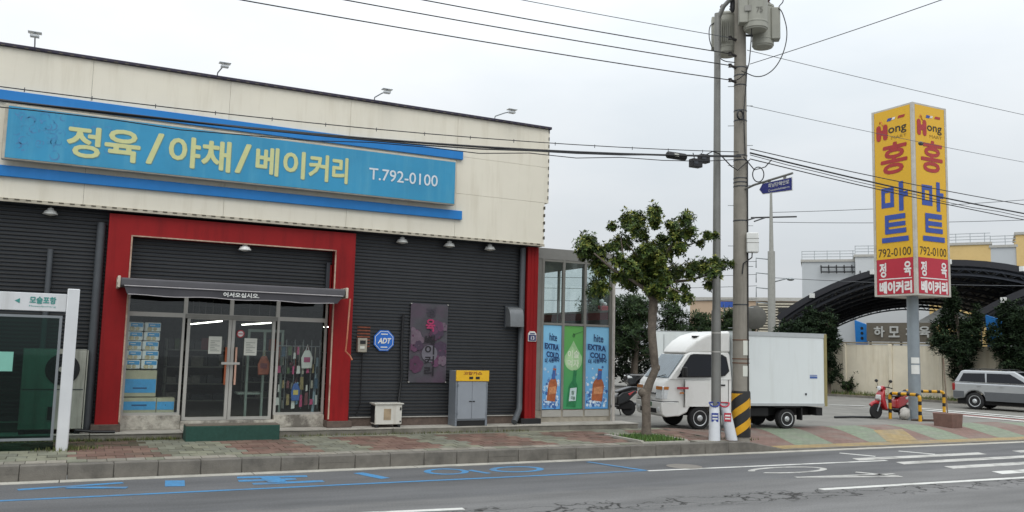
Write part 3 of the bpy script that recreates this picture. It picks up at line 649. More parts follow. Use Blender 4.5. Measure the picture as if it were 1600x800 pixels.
# door-side display: rail with hanging tools, bags, a white frame
o = thing('display_stand', 'pale metal display frame standing just inside the shop doors', 'frame', (3.75, 20.3, .62))
b = MB(); b.box(3.55, 3.6, 20.2, 20.25, .62, 2.5); b.box(3.9, 3.95, 20.2, 20.25, .62, 2.5); b.box(3.55, 4.35, 20.2, 20.25, 2.5, 2.56); b.box(4.3, 4.35, 20.2, 20.25, .62, 2.5); b.box(3.4, 3.95, 20.25, 20.7, 1.1, 1.14); b.build('frame_tubes', mat('pale_green_metal', '#8c9a92', .5, var=.1), o)
o = thing('tool_rail', 'dark wall rail hung with handles in the shop window', 'rail', (4.7, 20.1, 2.3))
b = MB(); b.cyl((4.15, 20.05, 2.2), (5.15, 20.05, 2.2), .015, n=6); b.cyl((4.15, 20.08, 1.62), (5.15, 20.08, 1.62), .01, n=6); b.build('rail', steel_g, o)
for k in range(11):
    x = 4.15 + k * .09; q = MB(); l = R.uniform(.35, .6)
    q.cyl((x, 20.05, 2.21), (x + R.uniform(-.02, .02), 20.05, 2.2 - l), .013, n=6, m=R.choice((0, 4, 6, 7))); q.box(x - .035, x + .035, 20.03, 20.07, 2.2 - l - .08, 2.2 - l, R.choice((5, 7, 4))); q.build('hanging_tool', goods, o)
o = thing('display_rack', 'crowded hook rack of small packs just behind the window by the red surround', 'rack', (4.7, 19.85, .75))
b = MB()
for k in range(6): b.cyl((4.16 + k * .19, 19.9, .8), (4.16 + k * .19, 19.9, 2.35), .008, n=5)
b.build('rack_wire', steel_g, o); rr = random.Random(17)
pcol = goods + [wl, mat('pack_pink', '#c04a7a', .5), mat('pack_sky', '#7fb0cc', .5)]
for k in range(34):
    x, z = 4.2 + (k % 9) * .108 + rr.uniform(-.02, .02), .85 + (k // 9) * .37 + rr.uniform(-.05, .05); w_, h_ = rr.uniform(.03, .09), rr.uniform(.12, .3); y = 19.82 + rr.uniform(0, .06)
    q = MB(); q.prism([(x - w_ / 2, z), (x + w_ / 2, z + .01), (x + w_ * .4, z + h_), (x - w_ * .4, z + h_)], y, y + .03, 0); q.build('hanging_pack', rr.choice(pcol), o)
def bag(label, x, z, w, h, ms, name='bag'):
    o = thing(name, label, 'bag', (x, 19.9, z))
    MB().prism([(x - w * .45, z), (x + w * .45, z + .01), (x + w * .5, z + h * .6), (x + w * .2, z + h), (x - w * .25, z + h * .98), (x - w * .52, z + h * .55)], 19.76, 19.81).build('bag_body', ms[0], o, bevel=.02)
    MB().box(x - w * .3, x + w * .25, 19.752, 19.759, z + h * .35, z + h * .62).build('bag_print', ms[1], o)
    q = MB(); q.tube([(x - w * .15, 19.785, z + h * .95), (x, 19.785, z + h * 1.3), (x + w * .12, 19.785, z + h * .95)], .01, 5); q.build('bag_loop', ms[2], o)
    return o
bag('white bag with a pink print hanging in the shop window', 4.8, 1.7, .26, .42, (wl, mat('pink', '#b04a78', .5), wl))
bag('orange net bag hanging behind the glass of the door', 3.85, 1.55, .26, .42, (goods[0], goods[5], goods[2]))
bag('blue and yellow sponge pack hanging low in the shop window', 4.58, .98, .2, .4, (mat('blue_pack', '#3b62a8', .5), mat('yellow_pack', '#c9b465', .5), goods[5]))
o = MB().tube([(5.02, 19.95, .72), (5.1, 20.0, 1.95)], .035, 8).build('roll', mat('pale_roll', '#8fa3b0', .5)); tag(o, 'tall pale blue roll leaning inside the shop window', 'roll')
# wall fittings
def pipe(name, label, pts, r, m, cat='pipe'):
    o = MB().tube(pts, r, 12).build(name, m, smooth=True); return tag(o, label, cat)
dpipe = mat('dark_pipe', '#494d51', .5, var=.1)
pipe('downpipe', 'thick dark downpipe beside the red door surround', [(.4, 19.38, 4.6), (.4, 19.38, .45)], .085, dpipe)
pipe('vent_pipe', 'thin dark vent pipe on the ribbed wall above the bus shelter', [(-.48, 19.44, 4.0), (-.48, 19.44, 1.9)], .055, dpipe)
o = pipe('downpipe', 'dark square downpipe with a kicked foot beside the red corner pillar', [(10.03, 19.4, 4.8), (10.03, 19.4, .95), (9.98, 19.3, .78), (9.72, 19.05, .5)], .075, dpipe)
pipe('cable_pipe', 'black cable conduit running down the wall to the small white unit', [(6.93, 19.45, 3.0), (6.92, 19.46, 2.2), (6.95, 19.44, 1.6), (6.9, 19.46, 1.0), (6.98, 19.35, .85)], .028, blackm)
pipe('thin_cable', 'thin cable running down below the meter box', [(5.99, 19.47, 2.1), (5.99, 19.47, .95), (5.9, 19.47, .66)], .012, blackm)
pipe('white_downpipe', 'slim white downpipe at the outer corner of the glass annex', [(12.9, 19.6, 4.25), (12.91, 19.6, 2), (12.92, 19.58, .43)], .042, mat('white_pvc', '#b9b3ab', .5, var=.1, stain='#7d6d63', stain_amt=.6, streak=1))
o = thing('vent_hood', 'grey curved vent hood on the dark wall near the corner', 'vent', (9.88, 19.5, 2.8))
prof = [(19.5, 3.3), (19.36, 3.29), (19.26, 3.22), (19.2, 3.1), (19.18, 2.8), (19.5, 2.8)]
b = MB(); b.add([(x, y, z) for x in (9.62, 10.0) for y, z in prof], [tuple(range(6)), tuple(range(11, 5, -1))] + [((i + 1) % 6, i, i + 6, (i + 1) % 6 + 6) for i in range(6)]); b.build('hood', mat('hood_grey', '#777a7c', .45, metal=.4, var=.08), o, bevel=.01)
b = MB(); b.box(9.6, 10.02, 19.46, 19.5, 2.78, 3.33); b.build('flange', grey_d, o)
o = thing('address_plate', 'small house shaped blue address plate numbered 13 on the red pillar', 'sign', (10.29, 19.3, 2.6))
b = MB(); b.prism([(10.18, 2.46), (10.41, 2.46), (10.41, 2.65), (10.36, 2.71), (10.23, 2.71), (10.18, 2.65)], 19.29, 19.31); b.build('plate', wl, o)
b = MB(); b.prism([(10.195, 2.475), (10.395, 2.475), (10.395, 2.62), (10.195, 2.62)], 19.284, 19.289); b.build('plate_face', mat('plate_blue', '#232f66', .5), o)
letters('13', wl, o, (10.25, 19.281, 2.5), (.1, 0, 0), (0, 0, .09), .04); MB().box(10.23, 10.36, 19.28, 19.289, 2.64, 2.665).build('small_print', MATS['plate_blue'], o)
# alarm sign, meter, banner
def octa(cx, cz, r): return [(cx + r * math.cos(math.pi / 8 + k * math.pi / 4), cz + r * math.sin(math.pi / 8 + k * math.pi / 4)) for k in range(8)]
o = thing('alarm_sign', 'blue octagonal security sign on the ribbed wall', 'sign', (6.49, 19.48, 2.3))
adb = mat('alarm_blue', '#1f66bf', .4)
b = MB(); b.prism(octa(6.49, 2.38, .26), 19.46, 19.49); b.build('plate', adb, o); b = MB(); b.prism(octa(6.49, 2.38, .235), 19.456, 19.459); b.build('plate_rim', wl, o); b = MB(); b.prism(octa(6.49, 2.38, .222), 19.452, 19.455); b.build('plate_face', adb, o)
letters('ADT', wl, o, (6.335, 19.448, 2.31), (.3, 0, 0), (.03, 0, .13), .05); MB().box(6.41, 6.57, 19.446, 19.451, 2.515, 2.54).build('small_print', wl, o); MB().box(6.41, 6.57, 19.446, 19.451, 2.215, 2.24).build('small_print', wl, o)
o = thing('meter_box', 'small beige meter box on the ribbed wall beside the blue octagonal sign', 'meter', (5.93, 19.48, 2.1))
b = MB(); b.box(5.84, 6.06, 19.36, 19.49, 2.1, 2.42); b.build('case', mat('meter_beige', '#9b9689', .6, var=.1), o, bevel=.012); b = MB(); b.box(5.89, 6.02, 19.352, 19.359, 2.29, 2.37); b.build('dial_window', blackm, o); b = MB(); b.box(5.89, 6.0, 19.352, 19.359, 2.18, 2.24); b.build('meter_label', paper, o)
b = MB()
for k in range(7): b.box(5.85, 6.16, 19.488, 19.498, 2.22 + k * .072, 2.255 + k * .072)
tag(b.build('rust_patch', mat('rust', '#7a4634', .9, var=.3, scale=12)), 'row of rusty slats behind the meter box on the ribbed wall', 'slats')
o = thing('wall_banner', 'faded translucent purple flower banner with vertical Korean lettering on the wall', 'banner', (7.6, 19.47, 1.4))
banm = mat('banner_cloth', '#454449', .7, var=.25, scale=3, stain='#553c50', stain_amt=.7, sthr=(.46, .7)); 
b = MB(); n = 10
for i in range(n + 1):
    for j in range(3): b.v.append((7.12 + j * .475, 19.462 - .012 * math.sin(i * .9) * (j == 1), 1.42 + i * 1.86 / n))
b.f += [(3 * i + j, 3 * i + j + 1, 3 * i + j + 4, 3 * i + j + 3) for i in range(n) for j in (0, 1)]; b.m += [0] * 20
b.build('cloth', banm, o, smooth=True, fix=False)
fl_m = [mat('petal%d' % i, c, .7, var=.2, scale=12) for i, c in enumerate(('#4e2c44', '#5c3852', '#413244', '#665662'))]
rr = random.Random(11); b = MB()
for i in range(16):
    cx = rr.choice((rr.uniform(7.18, 7.42), rr.uniform(7.75, 8.0))); cz = rr.uniform(1.6, 2.75); rad = rr.uniform(.1, .2)
    for k in range(6):
        a = k * math.pi / 3 + rr.random(); px, pz = cx + rad * .6 * math.cos(a), cz + rad * .6 * math.sin(a)
        b.add([(min(8.05, max(7.14, px + rad * .5 * math.cos(t * math.pi / 4))), 19.444 - .0002 * i - .00003 * k, pz + rad * .5 * math.sin(t * math.pi / 4)) for t in range(8)], [tuple(range(8))], i % 4)
tag(b.build('flower_print', fl_m, o, fix=False), kind='stuff')
b = MB(); b.lathe([(.2, 19.438), (.2, 19.4385)], (7.62, 0, 2.1), 20, axis='y'); b.build('pale_disc', mat('banner_pale', '#67646c', .7), o)
bk = mat('banner_black', '#1d191f', .7); pkm = mat('banner_pink', '#a0305a', .7)
for t, z, h, m in (('정', 2.98, .2, mat('banner_grey', '#3f3a44', .7)), ('육', 2.62, .3, pkm), ('베', 2.32, .22, bk), ('이', 2.08, .22, bk), ('커', 1.83, .22, bk), ('리', 1.58, .22, bk)):
    letters(t, m, o, (7.5, 19.434, z), (.24, 0, 0), (0, 0, h), .03)
for x, z in ((7.13, 3.27), (8.06, 3.27), (7.13, 1.43), (8.06, 1.43)): b = MB(); b.lathe([(.015, 19.44), (.015, 19.5)], (x, 0, z), 8, axis='y'); b.build('eyelet', alu, o)
# small white unit, gas cabinet
o = thing('small_outdoor_unit', 'small rust stained white box unit on the ledge beside the red surround', 'unit', (6.5, 19.1, .43))
offw = mat('unit_white', '#c9c7be', .5, var=.08, scale=5, stain='#80684a', stain_amt=.6, streak=.8)
b = MB(); b.box(6.2, 6.83, 19.0, 19.32, .5, .95); b.build('casing', offw, o, bevel=.012); b = MB(); b.box(6.17, 6.86, 18.97, 19.34, .951, .975); b.build('lid', offw, o)
b = MB(); b.box(6.19, 6.2, 19.03, 19.29, .54, .92); b.build('side_grille', blackm, o)
b = MB(); b.box(6.22, 6.28, 19.0, 19.3, .43, .499); b.box(6.74, 6.8, 19.0, 19.3, .43, .499); b.build('foot', blackm, o); b = MB(); b.box(6.78, 6.81, 18.985, 18.999, .82, .88); b.box(6.78, 6.81, 18.985, 18.999, .55, .58); b.build('latch', blackm, o)
b = MB(); b.box(6.4, 6.57, 18.995, 18.9995, .6, .85); b.build('label_plate', mat('rusty_label', '#a08e74', .8, var=.3), o)
o = thing('gas_cabinet', 'grey two door gas cabinet with a yellow top panel on the ledge', 'cabinet', (8.5, 19.15, .43))
gcm = mat('cabinet_grey', '#8b9198', .5, var=.06, scale=3); gcd = mat('cabinet_side', '#757b82', .5, var=.06)
b = MB(); b.box(8.13, 8.96, 18.98, 19.4, .56, 1.72); b.box(8.13, 8.18, 18.97, 19.4, .432, .56); b.box(8.91, 8.96, 18.97, 19.4, .432, .56); b.build('casing', gcd, o, bevel=.008)
for x0, x1, s in ((8.18, 8.542, 1), (8.548, 8.91, -1)):
    d = MB().box(x0, x1, 18.96, 18.979, .6, 1.47).build('door', gcm, o, bevel=.005)
    hx = x1 - .07 if s > 0 else x0 + .01; MB().box(hx, hx + .06, 18.945, 18.9595, 1.0, 1.02).build('handle', blackm, d)
    for z in (.7, 1.35): MB().box((x0 - .012 if s > 0 else x1 - .01), (x0 + .01 if s > 0 else x1 + .012), 18.948, 18.9595, z, z + .06).build('hinge', gcd, d)
yp = MB().box(8.12, 8.97, 18.945, 18.9785, 1.48, 1.73).build('top_panel', mat('gas_yellow', '#e0b01e', .5, var=.06), o, bevel=.004)
letters('고압가스', mat('gas_red', '#8c3c22', .5), yp, (8.3, 18.94, 1.63), (.48, 0, 0), (0, 0, .075), .03)
for x in (8.45, 8.62): MB().box(x, x + .1, 18.938, 18.944, 1.53, 1.585).build('vent_slot', blackm, yp)
MB().box(8.2, 8.9, 19.0, 19.36, .44, .555).build('gap_shade', blackm, o)  # black block standing in for the shade in the gap between the legs
# big air conditioner outdoor unit beside the shelter
o = thing('outdoor_unit', 'tall grimy white air conditioner outdoor unit with two fans behind the shelter', 'air conditioner', (-.2, 19.2, .43))
acw = mat('ac_white', '#a3a398', .55, var=.1, scale=4, stain='#4c4b40', stain_amt=.6, streak=1.2)
b = MB(); b.box(-.78, .3, 18.98, 19.32, .52, 2.03); b.build('casing', acw, o, bevel=.015); b = MB(); b.box(.31, .33, 18.98, 19.32, .52, 2.03); b.box(-.78, .3, 18.98, 19.32, 2.031, 2.045); b.build('side_panel', acw, o)
for z in (1.66,):
    b = MB(); b.lathe([(.3, 18.965), (.3, 18.979)], (-.1, 0, z), 24, axis='y'); f = b.build('fan_opening', blackm, o)
    for k in range(4):
        q = MB(); r0 = .06 + k * .06; n = 24
        q.tube([(-.12 + r0 * math.cos(i * math.tau / n), 18.955, z + r0 * math.sin(i * math.tau / n)) for i in range(n + 1)], .006, 4, caps=False); q.build('guard_ring', grey_d, f)
    q = MB(); q.lathe([(.05, 18.94), (.05, 18.96)], (-.12, 0, z), 12, axis='y'); q.build('fan_hub', acw, f)
MB().box(-.76, -.66, 18.98, 19.3, .433, .519).build('foot', blackm, o); MB().box(.18, .28, 18.98, 19.3, .433, .519).build('foot', blackm, o); MB().box(-.3, -.2, 18.96, 18.979, .7, .95).build('service_grip', blackm, o); MB().box(-.76, .28, 18.972, 18.979, 1.27, 1.285).build('panel_seam', grey_d, o)
b = MB(); b.tube([(.2, 18.95, .5), (.5, 18.93, .47), (.9, 18.92, .46)], .03, 8); tag(b.build('drain_pipe', blackm), 'black drain pipe lying on the ledge beside the air conditioner', 'pipe')
# green carpeted step
o = thing('entrance_step', 'green carpeted step in front of the glass doors', 'step', (3.1, 18.6, .28))
b = MB(); b.box(2.15, 3.98, 18.42, 18.88, .24, .585); b.build('step_body', mat('green_carpet', '#27483f', .95, var=.15, scale=18, bump=.3, bscale=150), o, bevel=.015); b = MB(); b.box(2.15, 3.98, 18.43, 18.88, .587, .6); b.build('tread', mat('tread_brown', '#6b6358', .95, var=.2, scale=8), o)

# ------------------------------------------------------------------ glass annex with posters
an = thing('glass_annex', 'aluminium framed glass annex at the corner of the shop', 'building', (11.8, 21.5, .43))
AY = 19.7; AX = [10.47, 11.36, 12.03, 12.84]; AX = [10.78, 11.40, 12.06, 12.86]
b = MB(); b.box(10.46, 12.9, AY - .02, 24, .43, .73); b.build('base_wall', mat('annex_base', '#a39c8e', .9, var=.2, scale=7, bump=.3, stain='#5b564c', stain_amt=.6), an)
for i in range(3): MB().box(AX[i] + .03, AX[i + 1] - .03, AY - .045, AY - .021, .56, .72).build('base_plate', alu, an)
b = MB(); b.box(10.46, 12.92, AY - .04, 24.05, 4.6, 4.88); b.build('roof_fascia', mat('annex_fascia', '#8d8c88', .5, metal=.3, var=.06), an)
for x in AX: MB().box(x - .035, x + .035, AY - .04, AY + .04, .73, 4.6).build('mullion', alu_d, an)
MB().box(10.46, 10.745, AY - .03, AY + .03, .73, 4.6).build('filler_panel', alu_d, an)
ag = glass('annex_glass', (.9, .94, .94))
for i in range(3):
    x0, x1 = AX[i] + .036, AX[i + 1] - .036
    for z in (2.9, 4.54): MB().box(x0, x1, AY - .035, AY + .035, z, z + .055).build('transom', alu_d, an)
    MB().box(x0, x1, AY - .003, AY + .003, 2.956, 4.539).build('pane', ag, an)
    MB().box(x0, x1, AY - .003, AY + .003, .74, 2.899).build('pane', ag, an)
for y in (21.1, 22.5, 23.95): MB().box(12.83, 12.9, y - .03, y + .03, .73, 4.6).build('mullion', alu_d, an)
for y0, y1 in ((19.75, 21.06), (21.14, 22.46), (22.54, 23.91)):
    MB().box(12.855, 12.861, y0, y1, 3.36, 4.59).build('pane', ag, an)
    MB().box(12.83, 12.89, y0, y1, 3.3, 3.355).build('transom', alu_d, an)
    MB().box(12.84, 12.88, y0, y1, .74, 3.1).build('side_panel', mat('annex_inner', '#4f4f4c', .8, var=.1), an); MB().box(12.835, 12.885, y0, y1, 3.101, 3.299).build('red_band', mat('annex_red', '#6d2426', .6), an)
b = MB(); b.box(10.46, 12.82, 23.95, 24, .73, 2.75); b.box(10.46, 12.82, 23.95, 24, 4.3, 4.6)
for x in (10.5, 11.1, 11.65, 12.2, 12.75): b.box(x - .05, x + .05, 23.951, 23.999, 2.75, 4.3)
frost = mat('frosted_pane', '#b9c8c8', .5)
for x0, x1 in ((10.555, 11.045), (11.155, 11.595), (11.705, 12.145), (12.255, 12.695)):
    q_ = MB().box(x0, x1, 23.97, 23.98, 2.76, 4.29).build('rear_pane', glass('rear_glass', (.93, .97, .97)), an)
b.build('rear_wall', mat('annex_inner', '#4f4f4c', .8, var=.1), an)
b = MB(); b.box(10.5, 12.8, 19.75, 23.9, .735, .75); b.build('annex_floor', inf, an)
o = MB().lathe([(.015, 4.05), (.02, 3.98), (.09, 3.9), (.1, 3.86), (.09, 3.86)], (11.05, 20.7, 0), 14).build('pendant_lamp', mat('lamp_red', '#7c1f24', .4), smooth=True); tag(o, 'small red pendant lamp hanging inside the glass annex', 'lamp')
b = MB(); b.cyl((11.05, 20.7, 4.04), (11.05, 20.7, 4.6), .006, n=5); b.build('flex', blackm, o)
o = MB().prism([(10.8, .75), (12.75, .75), (12.75, 1.75), (10.8, 1.75)], 21.5, 22.0).build('annex_counter', mat('counter_red', '#5b2a28', .6)); tag(o, 'dark red counter inside the glass annex', 'counter')
# posters
def drop_poly(cx, cz, r): return [(cx + r * math.cos(a) * (1 if math.sin(a) < .2 else max(0, 1 - (math.sin(a) - .2) * 1.05)), cz + r * (math.sin(a) if math.sin(a) < 0 else math.sin(a) * 1.9)) for a in [k * math.tau / 30 for k in range(30)]]
def grad(name, top, bot, z0, z1):
    m = bpy.data.materials.new(name); m.use_nodes = True; N = m.node_tree.nodes; L = m.node_tree.links; bb = N['Principled BSDF']; bb.inputs['Roughness'].default_value = .4
    t = N.new('ShaderNodeTexCoord'); s = N.new('ShaderNodeSeparateXYZ'); L.new(t.outputs['Object'], s.inputs[0])
    n = N.new('ShaderNodeTexNoise'); n.inputs['Scale'].default_value = 3; n.inputs['Detail'].default_value = 4; L.new(t.outputs['Object'], n.inputs['Vector'])
    ma = N.new('ShaderNodeMath'); ma.operation = 'MULTIPLY_ADD'; ma.inputs[1].default_value = .7; L.new(n.outputs['Fac'], ma.inputs[0]); L.new(s.outputs['Z'], ma.inputs[2])
    r = N.new('ShaderNodeMapRange'); r.inputs[1].default_value = z0 + .35; r.inputs[2].default_value = z1 + .35; L.new(ma.outputs[0], r.inputs[0])
    x = N.new('ShaderNodeMixRGB'); x.inputs[1].default_value = (*lin(bot), 1); x.inputs[2].default_value = (*lin(top), 1); L.new(r.outputs[0], x.inputs[0]); L.new(x.outputs[0], bb.inputs['Base Color'])
    return m
pb = grad('poster_blue', '#8acbee', '#5d9fd8', .8, 2.6); pg = grad('poster_green', '#66b058', '#3d9560', 1.0, 2.8)
dk = mat('poster_navy', '#20406f', .5); amber = mat('bottle_amber', '#a9603a', .4, var=.3, scale=14); ice = [mat('ice%d' % i, c, .4, var=.2, scale=20) for i, c in enumerate(('#aecbe4', '#5c83b8', '#d4e2ee', '#3d66a6'))]
def bottle(cx, z, h, r):
    return [(cx - r, z), (cx + r, z), (cx + r * 1.05, z + h * .5), (cx + r * .85, z + h * .6), (cx + r * .38, z + h * .72), (cx + r * .36, z + h * .97), (cx + r * .45, z + h), (cx - r * .45, z + h), (cx - r * .36, z + h * .97), (cx - r * .38, z + h * .72), (cx - r * .85, z + h * .6), (cx - r * 1.05, z + h * .5)]
def flat(poly, y, name, m, parent, tilt=0, c=None):
    if tilt:
        cx, cz = c; poly = [(cx + (x - cx) * math.cos(tilt) - (z - cz) * math.sin(tilt), cz + (x - cx) * math.sin(tilt) + (z - cz) * math.cos(tilt)) for x, z in poly]
    b = MB(); b.add([(x, y, z) for x, z in poly], [tuple(range(len(poly)))]); return b.build(name, m, parent, fix=False)
PY = AY - .012
for i, w in ((0, 'next to the red pillar'), (2, 'at the outer corner')):
    x0, x1 = AX[i] + .04, AX[i + 1] - .04; W = x1 - x0
    o = thing('beer_poster', 'pale blue beer poster with amber bottle in the annex window ' + w, 'poster', ((x0 + x1) / 2, PY, .75), 0, 'blue beer posters')
    MB().box(x0, x1, PY - .002, PY + .002, .75, 2.89).build('sheet', pb, o)
    y = PY - .006
    rr = random.Random(i + 4); q = MB()
    for k in range(320):
        a = rr.uniform(0, math.tau); t = abs(rr.gauss(0, .42)); px = x0 + W * .5 + t * W * .8 * math.cos(a); pz = .98 + t * .9 * math.sin(a) * (1 if math.sin(a) > 0 else .35); s = rr.uniform(.012, .05)
        if not (x0 + .03 < px < x1 - .03 and .79 < pz < 2.0): continue
        q.add([(px + s * math.cos(j * math.tau / 5 + k), y + .00001 * k, pz + s * math.sin(j * math.tau / 5 + k)) for j in range(5)], [tuple(range(5))], k % 4)
    q.build('splash_print', ice, o, fix=False)
    flat(bottle(x0 + W * .56, .95, .84, W * .23), y - .003, 'bottle_print', amber, o, -.12, (x0 + W * .58, 1.3))
    flat([(x0 + W * .5, 1.5), (x0 + W * .7, 1.52), (x0 + W * .71, 1.74), (x0 + W * .56, 1.74)], y - .005, 'bottle_neck_print', ice[3], o)
    flat([(x0 + W * .36, 1.12), (x0 + W * .76, 1.15), (x0 + W * .75, 1.34), (x0 + W * .38, 1.3)], y - .006, 'bottle_label_print', mat('amber_light', '#c98a5e', .4, var=.3, scale=20), o)
    letters('hite', dk, o, (x0 + W * .34, y - .004, 2.5), (W * .42, 0, -.02), (0, 0, .2), .02)
    for t, z, a in (('EXTRA', 2.27, .06), ('COLD', 2.06, .16)):
        flat([(x0 + W * a, z), (x0 + W * .9, z - .05), (x0 + W * .9, z + .14), (x0 + W * a, z + .18)], y - .003, 'letter_panel', mat('poster_mid', '#6fb0e0', .5), o)
        letters(t, dk, o, (x0 + W * (a + .03), y - .006, z + .02), (W * (.84 - a), 0, -.045), (0, 0, .15), .06)
    letters('더 시원하다', dk, o, (x0 + W * .12, y - .004, 1.92), (W * .8, 0, .03), (0, 0, .12), .04)
x0, x1 = AX[1] + .04, AX[2] - .04; W = x1 - x0; y = PY - .006
o = thing('soju_poster', 'green poster with a water drop and green bottle between the blue posters', 'poster', ((x0 + x1) / 2, PY, .75))
MB().box(x0, x1, PY - .002, PY + .002, .75, 2.89).build('sheet', pg, o)
flat(drop_poly(x0 + W * .5, 2.0, W * .46), y, 'drop_print', mat('drop_green', '#a3cd96', .4, var=.15, scale=6), o)
flat(drop_poly(x0 + W * .46, 1.96, W * .36), y - .0015, 'drop_light_print', mat('drop_pale', '#b6dba6', .4, var=.15, scale=8), o)
q = MB(); q.tube([(x0 + W * .45, y - .002, 2.62), (x0 + W * .5, y - .002, 2.7), (x0 + W * .56, y - .002, 2.64), (x0 + W * .5, y - .002, 2.6)], .012, 4); q.tube([(x0 + W * .55, y - .002, 2.68), (x1 - .02, y - .002, 2.76)], .006, 4); q.build('twig_print', mat('twig_green', '#2f5c3a', .5), o)
pale = mat('poster_pale', '#e3eed6', .5)
letters('이슬', pale, o, (x0 + W * .2, y - .004, 2.06), (W * .6, 0, 0), (0, 0, .2), .02); letters('먹자', pale, o, (x0 + W * .2, y - .004, 1.82), (W * .6, 0, 0), (0, 0, .2), .02)
flat(bottle(x0 + W * .5, .8, .95, W * .24), y - .003, 'bottle_print', mat('bottle_green', '#2b7a4c', .3, var=.25, scale=10), o, -.12, (x0 + W * .48, 1.2))
flat([(x0 + W * .3, .95), (x0 + W * .66, .96), (x0 + W * .7, 1.3), (x0 + W * .36, 1.28)], y - .005, 'bottle_label_print', mat('label_pale', '#c3d6d6', .4, var=.1, scale=10), o)
letters('참', MATS['twig_green'], o, (x0 + W * .42, y - .007, 1.12), (W * .16, 0, 0), (0, 0, .1), .02, ); letters('이슬', MATS['twig_green'], o, (x0 + W * .4, y - .007, .99), (W * .22, 0, 0), (0, 0, .09), .02)
o = thing('red_lantern', 'small red lamp box with white knobs on the annex side wall', 'lamp', (13.06, 20.4, 3.3))
b = MB(); b.box(12.97, 13.2, 20.3, 20.5, 3.2, 3.5); b.build('box', mat('lantern_red', '#a01f24', .5), o, bevel=.02); b = MB(); b.sphere((13.0, 20.35, 3.62), .07); b.sphere((13.14, 20.4, 3.55), .06); b.build('knob', wl, o, smooth=True); b = MB(); b.box(12.92, 12.97, 20.38, 20.42, 3.3, 3.4); b.build('bracket', alu_d, o)

# ------------------------------------------------------------------ bus shelter
sh = thing('bus_shelter', 'white framed bus shelter with green tinted glass and a stop name beam', 'bus shelter', (-1.8, 17.75, .27))
shw = mat('shelter_white', '#cfd1d2', .4, var=.05, scale=2, stain='#8d8b80', stain_amt=.35, streak=1)
for x in (-.01, -4.1): MB().box(x - .1, x + .1, 17.6, 17.85, .26, 3.15).build('post', shw, sh, bevel=.015)
bm = MB().box(-4.0, -.112, 17.66, 17.8, 2.73, 3.05).build('name_beam', shw, sh, bevel=.01)
grn = mat('shelter_green', '#3a8c84', .5)
letters('모슬포항', grn, bm, (-.7, 17.652, 2.86), (.42, 0, 0), (0, 0, .13), .03); letters('Moseulpohang', grn, bm, (-.7, 17.652, 2.795), (.42, 0, 0), (0, 0, .035), .0)
flat([(-.93, 2.9), (-.85, 2.86), (-.85, 2.945)], 17.652, 'arrow', grn, bm)
gg = glass('green_glass', (.22, .46, .39)); sgr = mat('shelter_rail', '#8b9093', .4, metal=.5, var=.05)
for x0, x1 in ((-2.1, -.16), (-4.0, -2.14)):
    f = MB(); frame_rect(f, x0, x1, .45, 2.66, .045, 17.7, 17.76); fo = f.build('glazing_frame', sgr, sh)
    MB().box(x0 + .045, x1 - .045, 17.727, 17.733, .495, 2.615).build('pane', gg, fo)
MB().box(-4.0, -.15, 17.72, 17.74, .28, .42).build('lower_panel', glass('green_glass_dark', (.25, .4, .34)), sh)
o = MB().box(-1.25, -.88, 17.705, 17.709, 1.66, 2.0).build('notice_sheet', mat('mint_paper', '#79b3a3', .7, var=.05)); tag(o, 'mint green paper notice stuck on the shelter glass', 'notice')

# ------------------------------------------------------------------ street tree
bark = mat('bark', '#6a6157', .95, var=.3, scale=9, bump=.8, bscale=30, stain='#3c342d', stain_amt=.7)
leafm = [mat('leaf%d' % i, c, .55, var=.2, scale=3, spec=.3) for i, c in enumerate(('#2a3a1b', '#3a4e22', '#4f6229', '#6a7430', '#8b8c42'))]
RT = Vector((.815, -.58, 0)); DP = Vector((.58, .815, 0)); TB = Vector((12.29, 17.2, .25))
def tp(px, py, d=0): return TB + RT * ((px - 1008) / 66.0) + DP * d + Vector((0, 0, (684 - py) / 66.0))
def leaf_mesh(spots, per, L, W, rng, nm, pal):
    vs, fs, ms = [], [], []
    for p, ax, tone in spots:
        ax = ax.normalized(); s = ax.orthogonal().normalized(); t = ax.cross(s)
        for k in range(per):
            a = k * math.tau / per + rng.uniform(-.4, .4); e = rng.uniform(.1, 1.0)
            d = (s * math.cos(a) + t * math.sin(a)) * math.cos(e) + ax * math.sin(e)
            sd = d.cross(ax); sd = sd.normalized() if sd.length > 1e-3 else s
            n = sd.cross(d).normalized(); l = L * rng.uniform(.7, 1.25); w = W * rng.uniform(.8, 1.2)
            o = len(vs); mid = p + d * l * .55; dr = n * (-.12 * l)
            vs += [p, mid + sd * w, p + d * l + dr * 1.4, mid - sd * w, mid + n * w * -.35]
            fs += [(o, o + 1, o + 4), (o + 1, o + 2, o + 4), (o + 2, o + 3, o + 4), (o + 3, o, o + 4)]
            ms += [min(len(pal) - 1, max(0, tone + rng.choice((-1, 0, 0, 0, 1))))] * 4
    me = bpy.data.meshes.new(nm); me.from_pydata([tuple(v) for v in vs], [], fs)
    for q in pal: me.materials.append(q)
    me.polygons.foreach_set('material_index', ms); me.update(); return me
tree = thing('street_tree', 'small crooked broadleaf street tree in a grassy pit by the kerb', 'tree', TB)
b = MB()
b.tube([tp(1008, 690), tp(1008, 660), tp(1007, 630, .02), tp(1006, 618, .04), tp(1012, 600, .03), tp(1021, 578, 0), tp(1018, 550, -.05), tp(1015, 520, -.05), tp(1016, 490, 0), tp(1018, 462, .05), tp(1020, 445, .1)], [.13, .105, .105, .12, .1, .095, .1, .1, .105, .11, .07], 12)
b.sphere(tp(1001, 614, -.03), (.11, .09, .1)); b.sphere(tp(1024, 575, -.02), (.07, .07, .09))
